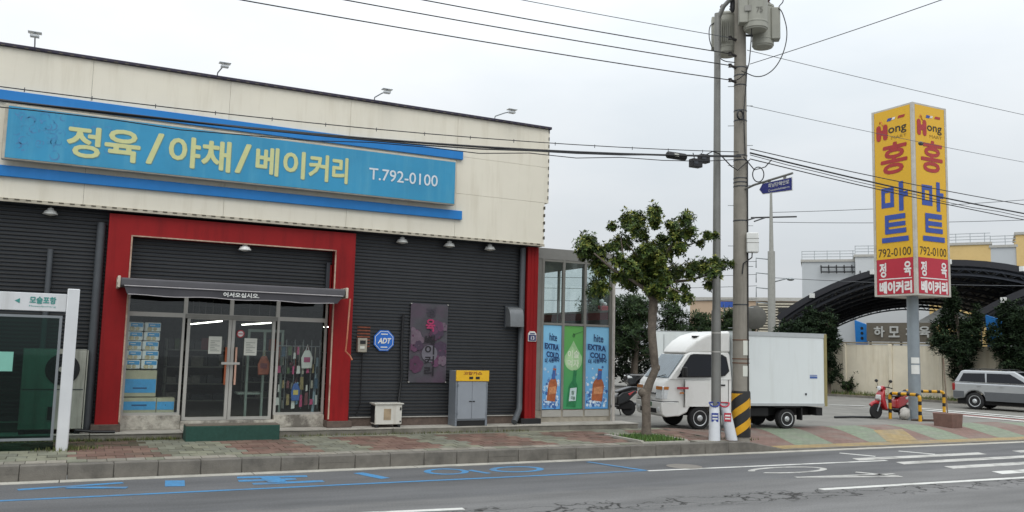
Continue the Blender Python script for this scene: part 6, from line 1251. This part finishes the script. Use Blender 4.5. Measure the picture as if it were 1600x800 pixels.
# gym name board above the wall
o = thing('gym_sign', 'weathered brown board with pale Korean letters standing above the wall', 'sign', along(4.5, .5, 3))
wbox(MB(), 2.86, 6.6, .5, .62, 3.12, 4.15).build('board', mat('board_brown', '#5f594e', .8, var=.12, scale=2, stain='#46413a', stain_amt=.5), o)
for k, t in enumerate('하모체육'):
    s = (3.3, 4.12, 5.05, 5.74)[k]; p = Vector(along(s, .46, 3.36)); letters(t, mat('letter_pale', '#a9aaa6', .6), o, p, WD * .6, (0, 0, .6), .03, thick=.05)
b = MB()
for s in (3.0, 4.7, 6.4): wbox(b, s, s + .1, .52, .6, 2.2, 3.12)
b.build('leg', grey_d, o)
gb = mat('gym_blue', '#1c6fb5', .5, var=.06)
for s, w_, z1, lab in ((2.17, .66, 4.32, 'blue slanted play panel with dark holes beside the brown board'), (9.1, .7, 4.55, 'blue play panel seen between the conifers above the wall')):
    o = thing('play_panel', lab, 'panel', along(s, .8, .2)); b = MB(); b.add([along(s, .8, .1), along(s + w_, .8, .1), along(s + w_ * .8, .8, z1 - .25), along(s - .15, .8, z1), along(s, .95, .1), along(s + w_, .95, .1), along(s + w_ * .8, .95, z1 - .25), along(s - .15, .95, z1)], [(0, 1, 2, 3), (7, 6, 5, 4), (0, 4, 5, 1), (1, 5, 6, 2), (2, 6, 7, 3), (3, 7, 4, 0)]); b.build('panel_body', gb, o)
    for k in range(3):
        z = 3.3 + k * .28; c = Vector(along(s + .28, .79, z)); q = MB(); q.add([c + WD * .09 * math.cos(j * math.tau / 8) + Vector((0, 0, .09 * math.sin(j * math.tau / 8))) for j in range(8)], [tuple(range(8))]); q.build('hole', blackm, o, fix=False)
# arched canopies
steel_k = mat('canopy_steel', '#4e5158', .5, metal=.3, var=.1); sheet_k = mat('canopy_sheet', '#44474c', .7, var=.15); sheet_w = mat('canopy_top', '#b7bcc2', .5); navy_e = mat('canopy_edge', '#1f2026', .5)
def vault(label, L0, span, rise, z0, depth, ddir, nrib):
    L0 = Vector((*L0, 0)); S = Vector((*span, 0)); D = Vector((*ddir, 0)).normalized(); l = S.length; sd = S.normalized()
    o = thing('arched_canopy', label, 'canopy', L0 + S * .5 + D * depth * .5, 0, 'arched steel canopies'); n = 22
    rad = (l * l / 4 + rise * rise) / (2 * rise); hf = math.asin(l / 2 / rad)
    def pt(t, d, off=0):
        a = -hf + 2 * hf * t; return L0 + S * .5 + sd * (rad + off) * math.sin(a) + D * d + Vector((0, 0, z0 + (rad + off) * math.cos(a) - rad * math.cos(hf)))
    b = MB(); b.add([pt(i / n, d) for d in (-.6, depth) for i in range(n + 1)], [(i, i + 1, i + n + 2, i + n + 1) for i in range(n)]); b.build('roof_sheet', sheet_k, o, smooth=True, fix=False)
    b = MB(); b.add([pt(i / n, d, .08) for d in (-.6, depth) for i in range(n + 1)], [(i, i + 1, i + n + 2, i + n + 1) for i in range(n)]); b.build('roof_top', sheet_w, o, smooth=True, fix=False)
    b = MB(); b.add([pt(i / n, -.62, w_) for w_ in (-.28, .1) for i in range(n + 1)] + [pt(i / n, -.5, w_) for w_ in (-.28, .1) for i in range(n + 1)], [(i, i + 1, i + n + 2, i + n + 1) for i in range(n)] + [(i + 2 * n + 2, i + 2 * n + 3, i + 3 * n + 4, i + 3 * n + 3) for i in range(n)] + [(i, i + 1, i + 2 * n + 3, i + 2 * n + 2) for i in range(n)]); b.build('edge_fascia', navy_e, o, smooth=True)
    for k in range(nrib):
        d = .2 + (depth - .6) * k / (nrib - 1); b = MB(); b.tube([pt(i / n, d, -.35) for i in range(n + 1)], .13, 6); b.tube([pt(i / n, d, -.75) for i in range(n + 1)], .09, 6)
        for i in range(n): b.tube([pt(i / n, d, -.35), pt((i + .5) / n, d, -.75), pt((i + 1) / n, d, -.35)], .05, 4, caps=False)
        b.build('arch_rib', steel_k, o)
        for t in (0, 1):
            p = pt(t, d, -.4); b = MB(); b.cyl((p.x, p.y, 0), (p.x, p.y, p.z), .2, n=10); b.build('column', steel_k, o)
    for i in range(1, 22):
        t = i / 22; b = MB(); b.tube([pt(t, .0, -.13), pt(t, depth, -.13)], .065, 4); b.build('purlin', mat('purlin', '#777a7e', .5, metal=.3), o)
    for t in (.12, .3, .5, .68, .86):
        p = pt(t, -.7, -.05); b = MB(); b.box(p.x - .12, p.x + .12, p.y - .12, p.y + .12, p.z - .15, p.z + .15); b.build('edge_lamp', wl, o)
vault('large dark arched steel canopy rising behind the wall and sign tower', (42.8, 44.85), (13.6, -15.9), 3.65, 4.75, 46, (.75, .66), 9)
vault('lower arched canopy emerging behind the conifers at the frame edge', (47.0, 34.2), (12.5, -15.5), 3.3, 4.4, 26, (.78, .62), 5)
o = thing('white_tent', 'white tent roof seen under the large canopy', 'tent', (52, 41, 0)); b = MB(); b.add([(51.0, 40.6, 4.6), (53.4, 37.4, 4.6), (55.6, 39.2, 4.6), (53.2, 42.4, 4.6), (53.3, 39.9, 5.9)], [(0, 1, 4), (1, 2, 4), (2, 3, 4), (3, 0, 4)]); b.build('tent_roof', wl, o)
b = MB()
for x, y in ((51.0, 40.6), (53.4, 37.4), (55.6, 39.2), (53.2, 42.4)): b.cyl((x, y, 0), (x, y, 4.6), .05, n=6)
b.build('tent_leg', steel_g, o)
# blocks of flats and the low hall
def block(name, label, loc, ang, W_, D_, H_, wall_m, wins, cat='building', rail_=True, extra=None):
    o = thing(name, label, cat, loc, ang); b = MB(); b.box(0, W_, 0, D_, 0, H_); b.build('wall', wall_m, o, local=True)
    b = MB(); b.box(-.15, W_ + .15, -.15, D_, H_ + .002, H_ + .3); rf = b.build('roof', mat('roof_edge', '#a5a39c', .7), o, local=True)
    fr_m = mat('window_frame_far', '#8f9490', .5); gl_m = mat('far_glass', '#47605f', .15, var=.2)
    for (x0, x1, z0, z1) in wins:
        w_ = MB(); frame_rect(w_, x0, x1, z0, z1, .1, -.06, .02); wo = w_.build('window', fr_m, o, local=True); MB().box(x0 + .1, x1 - .1, -.03, .01, z0 + .1, z1 - .1).build('window_pane', gl_m, wo, local=True)
        MB().box((x0 + x1) / 2 - .04, (x0 + x1) / 2 + .04, -.055, -.031, z0 + .1, z1 - .1).build('window_bar', fr_m, wo, local=True)
    if rail_:
        b = MB()
        for k in range(3): b.box(0, W_, -.05, .0, H_ + .6 + k * .35, H_ + .68 + k * .35)
        for k in range(int(W_ / 1.5) + 1): b.box(k * 1.5 - .04, k * 1.5 + .04, -.04, .02, H_ + .3, H_ + 1.4)
        b.build('roof_railing', mat('railing', '#a3a8aa', .5, metal=.3), rf, local=True)
    return o
agrey = mat('flat_grey', '#b0b4b6', .85, var=.05, scale=.3); ayel = mat('flat_yellow', '#cbaf76', .85, var=.05, scale=.3, stain='#a88848', stain_amt=.3)
block('apartment_block', 'grey flat roofed apartment block left of the sign tower', (81.6, 81.2, 0), math.atan2(-.72, .69), 6.2, 8, 13.9, agrey, [(4.2, 5.2, 9.6, 11)], rail_=True)
block('apartment_block', 'pale grey apartment wing half hidden by the sign tower', (85.4, 76.2, 0), math.atan2(-.72, .69), 9.5, 8, 14.4, mat('flat_pale', '#bcbfc0', .85, var=.05, scale=.3), [(.6, 2.6, 10.0, 11.4), (4.6, 6.4, 10, 11.4)])
block('apartment_block', 'yellow apartment block with green window beside the sign tower', (91.0, 70.3, 0), math.atan2(-.82, .57), 6.6, 8, 15.6, ayel, [(3.0, 4.9, 11.5, 12.9), (3.0, 4.9, 8.6, 10)])
block('apartment_block', 'grey apartment stair tower between two yellow blocks', (94.75, 64.9, 0), math.atan2(-.82, .57), 2.6, 8, 15.2, agrey, [(1.0, 1.9, 12.1, 13.1), (1.0, 1.9, 9.1, 10.1)])
block('apartment_block', 'yellow apartment block at the very edge of the frame', (96.1, 62.7, 0), math.atan2(-.82, .57), 9, 8, 16.6, ayel, [(1.4, 2.6, 12.2, 13.6), (1.4, 2.6, 9, 10.4), (5, 6.5, 12.2, 13.6)], rail_=False)
o = thing('antenna_rack', 'dark antenna rack bracketed on the grey apartment block', 'antenna', (83, 79.5, 12))
b = MB(); p = Vector((82.9, 79.3, 12.6)); d = Vector((.69, -.72, 0)); b.tube([p, p + d * 5.5], .08, 4); b.tube([p + Vector((0, 0, .6)), p + d * 5.5 + Vector((0, 0, .6))], .08, 4)
for k in range(7): b.tube([p + d * k * .9 + Vector((-.4, -.4, -.2)), p + d * k * .9 + Vector((.3, .3, .9))], .07, 4)
b.build('rack', blackm, o)
beige = mat('hall_beige', '#b39d86', .85, var=.05, scale=.5); o = block('low_hall', 'beige low hall with louvred wall beyond the parked truck', (49.6, 62.9, 0), math.atan2(-.7, .71), 12, 12, 6.9, beige, [(.6, 1.6, 3.4, 4.6), (2.6, 3.6, 3.4, 4.6)], rail_=False)
for k in range(11): MB().box(5.9, 10.6, -.12, -.01, 4.2 + k * .24, 4.3 + k * .24).build('louvre', mat('louvre', '#c2bba9', .7), o, local=True)
MB().box(5.8, 10.7, -.009, -.002, 4.1, 6.85).build('louvre_back', mat('louvre_dark', '#6b665c', .8), o, local=True); MB().box(7.6, 9.2, -.2, -.125, 5.9, 6.3).build('dark_opening', blackm, o, local=True)
block('low_hall', 'dark pitched shed behind the trees next to the glass annex', (22, 66, 0), math.atan2(-.55, .83), 14, 10, 4.2, mat('shed_pale', '#a6a79f', .8, var=.1), [(2, 3.2, 2, 3), (5, 6.2, 2, 3), (9, 10.2, 2, 3)], rail_=False)
# distant utility pole
FX_, FY_ = 37.7, 40.0; o = thing('utility_pole', 'distant concrete utility pole with a crossarm beyond the parked truck', 'utility pole', (FX_, FY_, .1))
b = MB(); b.tube([(FX_, FY_, 0), (FX_, FY_, 8.5), (FX_, FY_, 8.51), (FX_, FY_, 12.3)], [.24, .22, .14, .07], 12); b.build('shaft', mat('far_pole', '#9a9a94', .8, var=.08), o, smooth=True)
b = MB(); d = Vector((.7, -.71, 0)); c = Vector((FX_, FY_, 10.6)); b.tube([c - d * 1.2, c + d * 1.5], .05, 5); b.tube([c - d * .9, c - d * 1.6 + Vector((-.6, -.5, -.35))], .04, 4); b.tube([c - d * .3, c - d * .9 + Vector((-.6, -.5, -.35))], .04, 4); b.build('crossarm', blackm, o)
b = MB()
for k in range(4): z = 8.0 - k * .9; b.tube([(FX_, FY_, z), (FX_ - .9 * d.x, FY_ - .9 * d.y, z + .1), (FX_ - .9 * d.x, FY_ - .9 * d.y, z - .5)], .035, 4)
b.build('rack_arm', steel_g, o); b = MB(); b.tube([(FX_, FY_, 6.6), (FX_ + .9 * d.x, FY_ + .9 * d.y, 6.85)], .04, 5); b.sphere((FX_ + 1.1 * d.x, FY_ + 1.1 * d.y, 6.8), (.25, .2, .1)); b.build('lamp_arm', steel_g, o)
for k, (z, zz, lab) in enumerate(((10.9, 13.4, 'upper far wire running from the distant pole past the tower'), (10.3, 11.6, 'middle far wire running from the distant pole past the tower'), (6.9, 7.2, 'lowest far wire passing before the arched canopy'))):
    w('far_wire', lab, (FX_, FY_, z), (62, 24, zz), .4, .018, wire_g, group='far wires')
for k, z in enumerate((7.9, 7.1, 6.4, 5.6)):
    w('far_wire', '%s of four faint far wires behind the street tree' % ('uppermost', 'second', 'third', 'lowest')[k], (FX_ - .6, FY_ + .6, z), (10, 66, z + 1.5), .8, .016, wire_g, group='far wires')
o = thing('blue_street_sign', 'small blue street sign beyond the truck under the distant pole', 'sign', (36.0, 41.5, 5.0)); b = MB(); b.add([(34.4, 41.4, 5.0), (35.7, 40.2, 5.0), (35.7, 40.2, 5.35), (34.4, 41.4, 5.35)], [(0, 1, 2, 3)]); ob = b.build('plate', mat('far_sign_blue', '#2c52a4', .5), o, fix=False); md = ob.modifiers.new('depth', 'SOLIDIFY'); md.thickness = .05
b = MB(); b.cyl((34.9, 41.0, 0), (34.9, 41.0, 5.3), .05, n=6); b.build('post', steel_g, o)
o = thing('convex_mirror', 'round traffic mirror seen from behind beside the utility pole', 'mirror', (20.5, 22.3, .2)); b = MB(); b.lathe([(.02, -.08), (.3, -.05), (.4, .0), (.38, .02)], (0, 0, 0), 20, axis='y'); ob = b.build('mirror_shell', mat('mirror_back', '#55544f', .6), o, smooth=True); ob.location = (20.4, 22.45, 3.5); ob.rotation_euler = (0, 0, -.8); ob.matrix_parent_inverse = world_of(o).inverted(); b = MB(); b.cyl((20.35, 22.6, .1), (20.35, 22.6, 3.6), .045, n=8); b.build('post', galv, o)

# trees
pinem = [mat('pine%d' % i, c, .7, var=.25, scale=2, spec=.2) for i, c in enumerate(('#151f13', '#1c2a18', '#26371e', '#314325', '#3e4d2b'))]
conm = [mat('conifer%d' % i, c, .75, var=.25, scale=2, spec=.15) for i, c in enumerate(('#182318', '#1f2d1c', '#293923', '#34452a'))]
def pine(label, x, y, H, spread, seed, pal=pinem, name='pine_tree', nclump=26, dens=34):
    r = random.Random(seed); z0 = gh(x, y); o = thing(name, label, 'tree', (x, y, z0), 0, 'pines behind the car park'); b = MB(); lean = r.uniform(-.06, .06)
    tr = [Vector((x + lean * H * t * t + .08 * math.sin(t * 5 + seed), y + .05 * math.cos(t * 4 + seed), z0 + H * .95 * t)) for t in [i / 8 for i in range(9)]]
    b.tube(tr, [.15 * (1 - .8 * i / 8) + .02 for i in range(9)], 8); spots = []
    for k in range(nclump):
        t = .3 + .7 * (k + r.random()) / nclump; a = k * 2.4 + r.uniform(-.4, .4); i = min(7, int(t * 8)); base = tr[i].lerp(tr[i + 1], t * 8 - i) if i < 8 else tr[8]
        ln = spread * (1.12 - t) ** .6 * r.uniform(.55, 1.1); tip = base + Vector((math.cos(a) * ln, math.sin(a) * ln, ln * r.uniform(.05, .4)))
        b.tube([base, base.lerp(tip, .5) + Vector((0, 0, .05)), tip], [.035, .025, .012], 5)
        for j in range(dens):
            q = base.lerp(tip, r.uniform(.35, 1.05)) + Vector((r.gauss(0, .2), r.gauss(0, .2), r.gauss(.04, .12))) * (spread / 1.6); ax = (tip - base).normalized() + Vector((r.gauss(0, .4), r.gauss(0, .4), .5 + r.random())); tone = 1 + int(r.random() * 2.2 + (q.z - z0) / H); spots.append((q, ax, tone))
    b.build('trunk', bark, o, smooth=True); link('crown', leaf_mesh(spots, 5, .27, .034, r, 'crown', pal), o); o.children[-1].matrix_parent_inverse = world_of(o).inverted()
    return o
for k, (x, y, H, s, lab) in enumerate(((25.6, 40.6, 5.4, 1.9, 'pine tree showing just past the annex downpipe'), (26.9, 41.4, 5.2, 1.9, 'pine tree between the annex and the street tree trunk'), (28.3, 40.6, 5.0, 1.9, 'pine tree directly behind the street tree trunk'), (29.3, 42.3, 5.3, 2.0, 'pine tree just past the street tree trunk'), (31.0, 40.8, 4.9, 1.9, 'pine tree above the white roof of the hidden truck'), (32.2, 39.6, 4.3, 1.7, 'thin pine tree above the truck cab roof'), (33.6, 39.0, 4.6, 1.6, 'open branched pine behind the light pole'), (35.9, 40.6, 4.5, 1.5, 'pine tree behind the utility pole and truck box'), (38.2, 43.5, 4.6, 1.7, 'dark pine beside the distant pole'))):
    pine(lab, x, y, H, s, 40 + k)
def conifer(label, x, y, H, lobes, seed):
    """clipped, wind-swept juniper: dense dark flame-shaped lobes"""
    r = random.Random(seed); z0 = gh(x, y); o = thing('juniper_tree', label, 'tree', (x, y, z0), 0, 'junipers along the wall'); b = MB(); b.tube([(x, y, z0 - .1), (x + .1, y, z0 + H * .3), (x, y + .05, z0 + H * .8)], [.13, .1, .03], 8); spots = []
    for dx, dz, rx_, rz_ in lobes:
        d2 = r.uniform(-.5, .5); c = Vector((x, y, z0)) + WD * dx + WN_ * d2 + Vector((0, 0, dz)); b.tube([(x, y, z0 + min(dz * .6, H * .7)), c], [.05, .02], 5)
        for j in range(int(520 * rx_ * rz_)):
            v = Vector((r.gauss(0, 1), r.gauss(0, 1), r.gauss(0, 1))).normalized(); f = r.uniform(.55, 1.0) * (1 + .15 * math.sin(v.z * 9 + v.x * 7))
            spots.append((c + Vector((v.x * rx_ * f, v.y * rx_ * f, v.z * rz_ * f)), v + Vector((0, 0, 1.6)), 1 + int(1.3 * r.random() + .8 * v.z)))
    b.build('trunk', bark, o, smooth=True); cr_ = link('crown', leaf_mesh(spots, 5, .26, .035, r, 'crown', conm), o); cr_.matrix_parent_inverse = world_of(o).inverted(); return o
def wp(s, off): return along(s, off, 0)[:2]
conifer('dark juniper behind the rear corner of the parked truck', *wp(1.35, -1.0), 5.0, [(0, 1.3, .55, .7), (-.2, 2.1, .8, .7), (-.9, 2.6, .7, .7), (-1.5, 3.4, .7, .8), (-.6, 3.4, .8, .8), (.2, 2.9, .6, .7), (.3, 3.8, .5, .9), (-1.0, 4.2, .5, .7), (-2.4, 3.3, .8, .8), (-2.2, 2.3, .8, .7)], 5)
conifer('windswept dark juniper in front of the wall beside the sign tower', *wp(8.25, -.8), 5.5, [(0, 1.6, .6, .7), (.1, 2.5, .75, .7), (-.6, 2.9, .6, .6), (-.9, 3.6, .4, .8), (-.45, 4.3, .38, 1.2), (.2, 3.5, .6, .8), (.6, 3.2, .5, .9), (.75, 4.1, .25, .8), (-.2, 5.0, .25, .8)], 6)
conifer('big dark juniper at the frame edge above the silver car', *wp(10.8, -.4), 5.6, [(0, 1.8, .8, .7), (-.3, 2.7, .8, .7), (-.8, 3.3, .5, .7), (.6, 3.0, .9, .8), (-.5, 4.2, .4, .9), (.3, 4.0, .6, .9), (1.3, 3.6, .8, 1), (1.8, 2.6, .9, .9), (1.0, 4.8, .5, .8)], 8)
o = thing('wall_shrub', 'small dark shrub growing against the cream wall', 'shrub', along(2.2, -.5, .2)); r = random.Random(9); c = Vector(along(2.2, -.5, .2)); spots = []
b = MB()
for k in range(14):
    tip = c + Vector((r.gauss(0, .3), r.gauss(0, .3), r.uniform(.5, 1.25))); b.tube([c, c.lerp(tip, .5), tip], .012, 4)
    for j in range(14): spots.append((c.lerp(tip, r.uniform(.3, 1)) + Vector((r.gauss(0, .06), r.gauss(0, .06), 0)), Vector((r.gauss(0, 1), r.gauss(0, 1), 1)), r.randrange(4)))
b.build('stem', bark, o); link('foliage', leaf_mesh(spots, 4, .13, .03, r, 'foliage', pinem), o).matrix_parent_inverse = world_of(o).inverted()
hed = [mat('hedge%d' % i, c, .8, var=.25) for i, c in enumerate(('#1c2819', '#253420', '#304028'))]
r = random.Random(33); spots = []
for j in range(2600):
    t = r.random(); p = Vector((23 + 16 * t, 45 - 3 * t + r.gauss(0, .6), .2 + abs(r.gauss(0, .9)) + .6 * math.sin(t * 20) ** 2)); spots.append((p, Vector((r.gauss(0, 1), r.gauss(0, 1), 1)), r.randrange(3)))
tag(link('undergrowth', leaf_mesh(spots, 4, .3, .06, r, 'undergrowth', hed)), 'dark undergrowth below the pines behind the car park', 'undergrowth', kind='stuff')
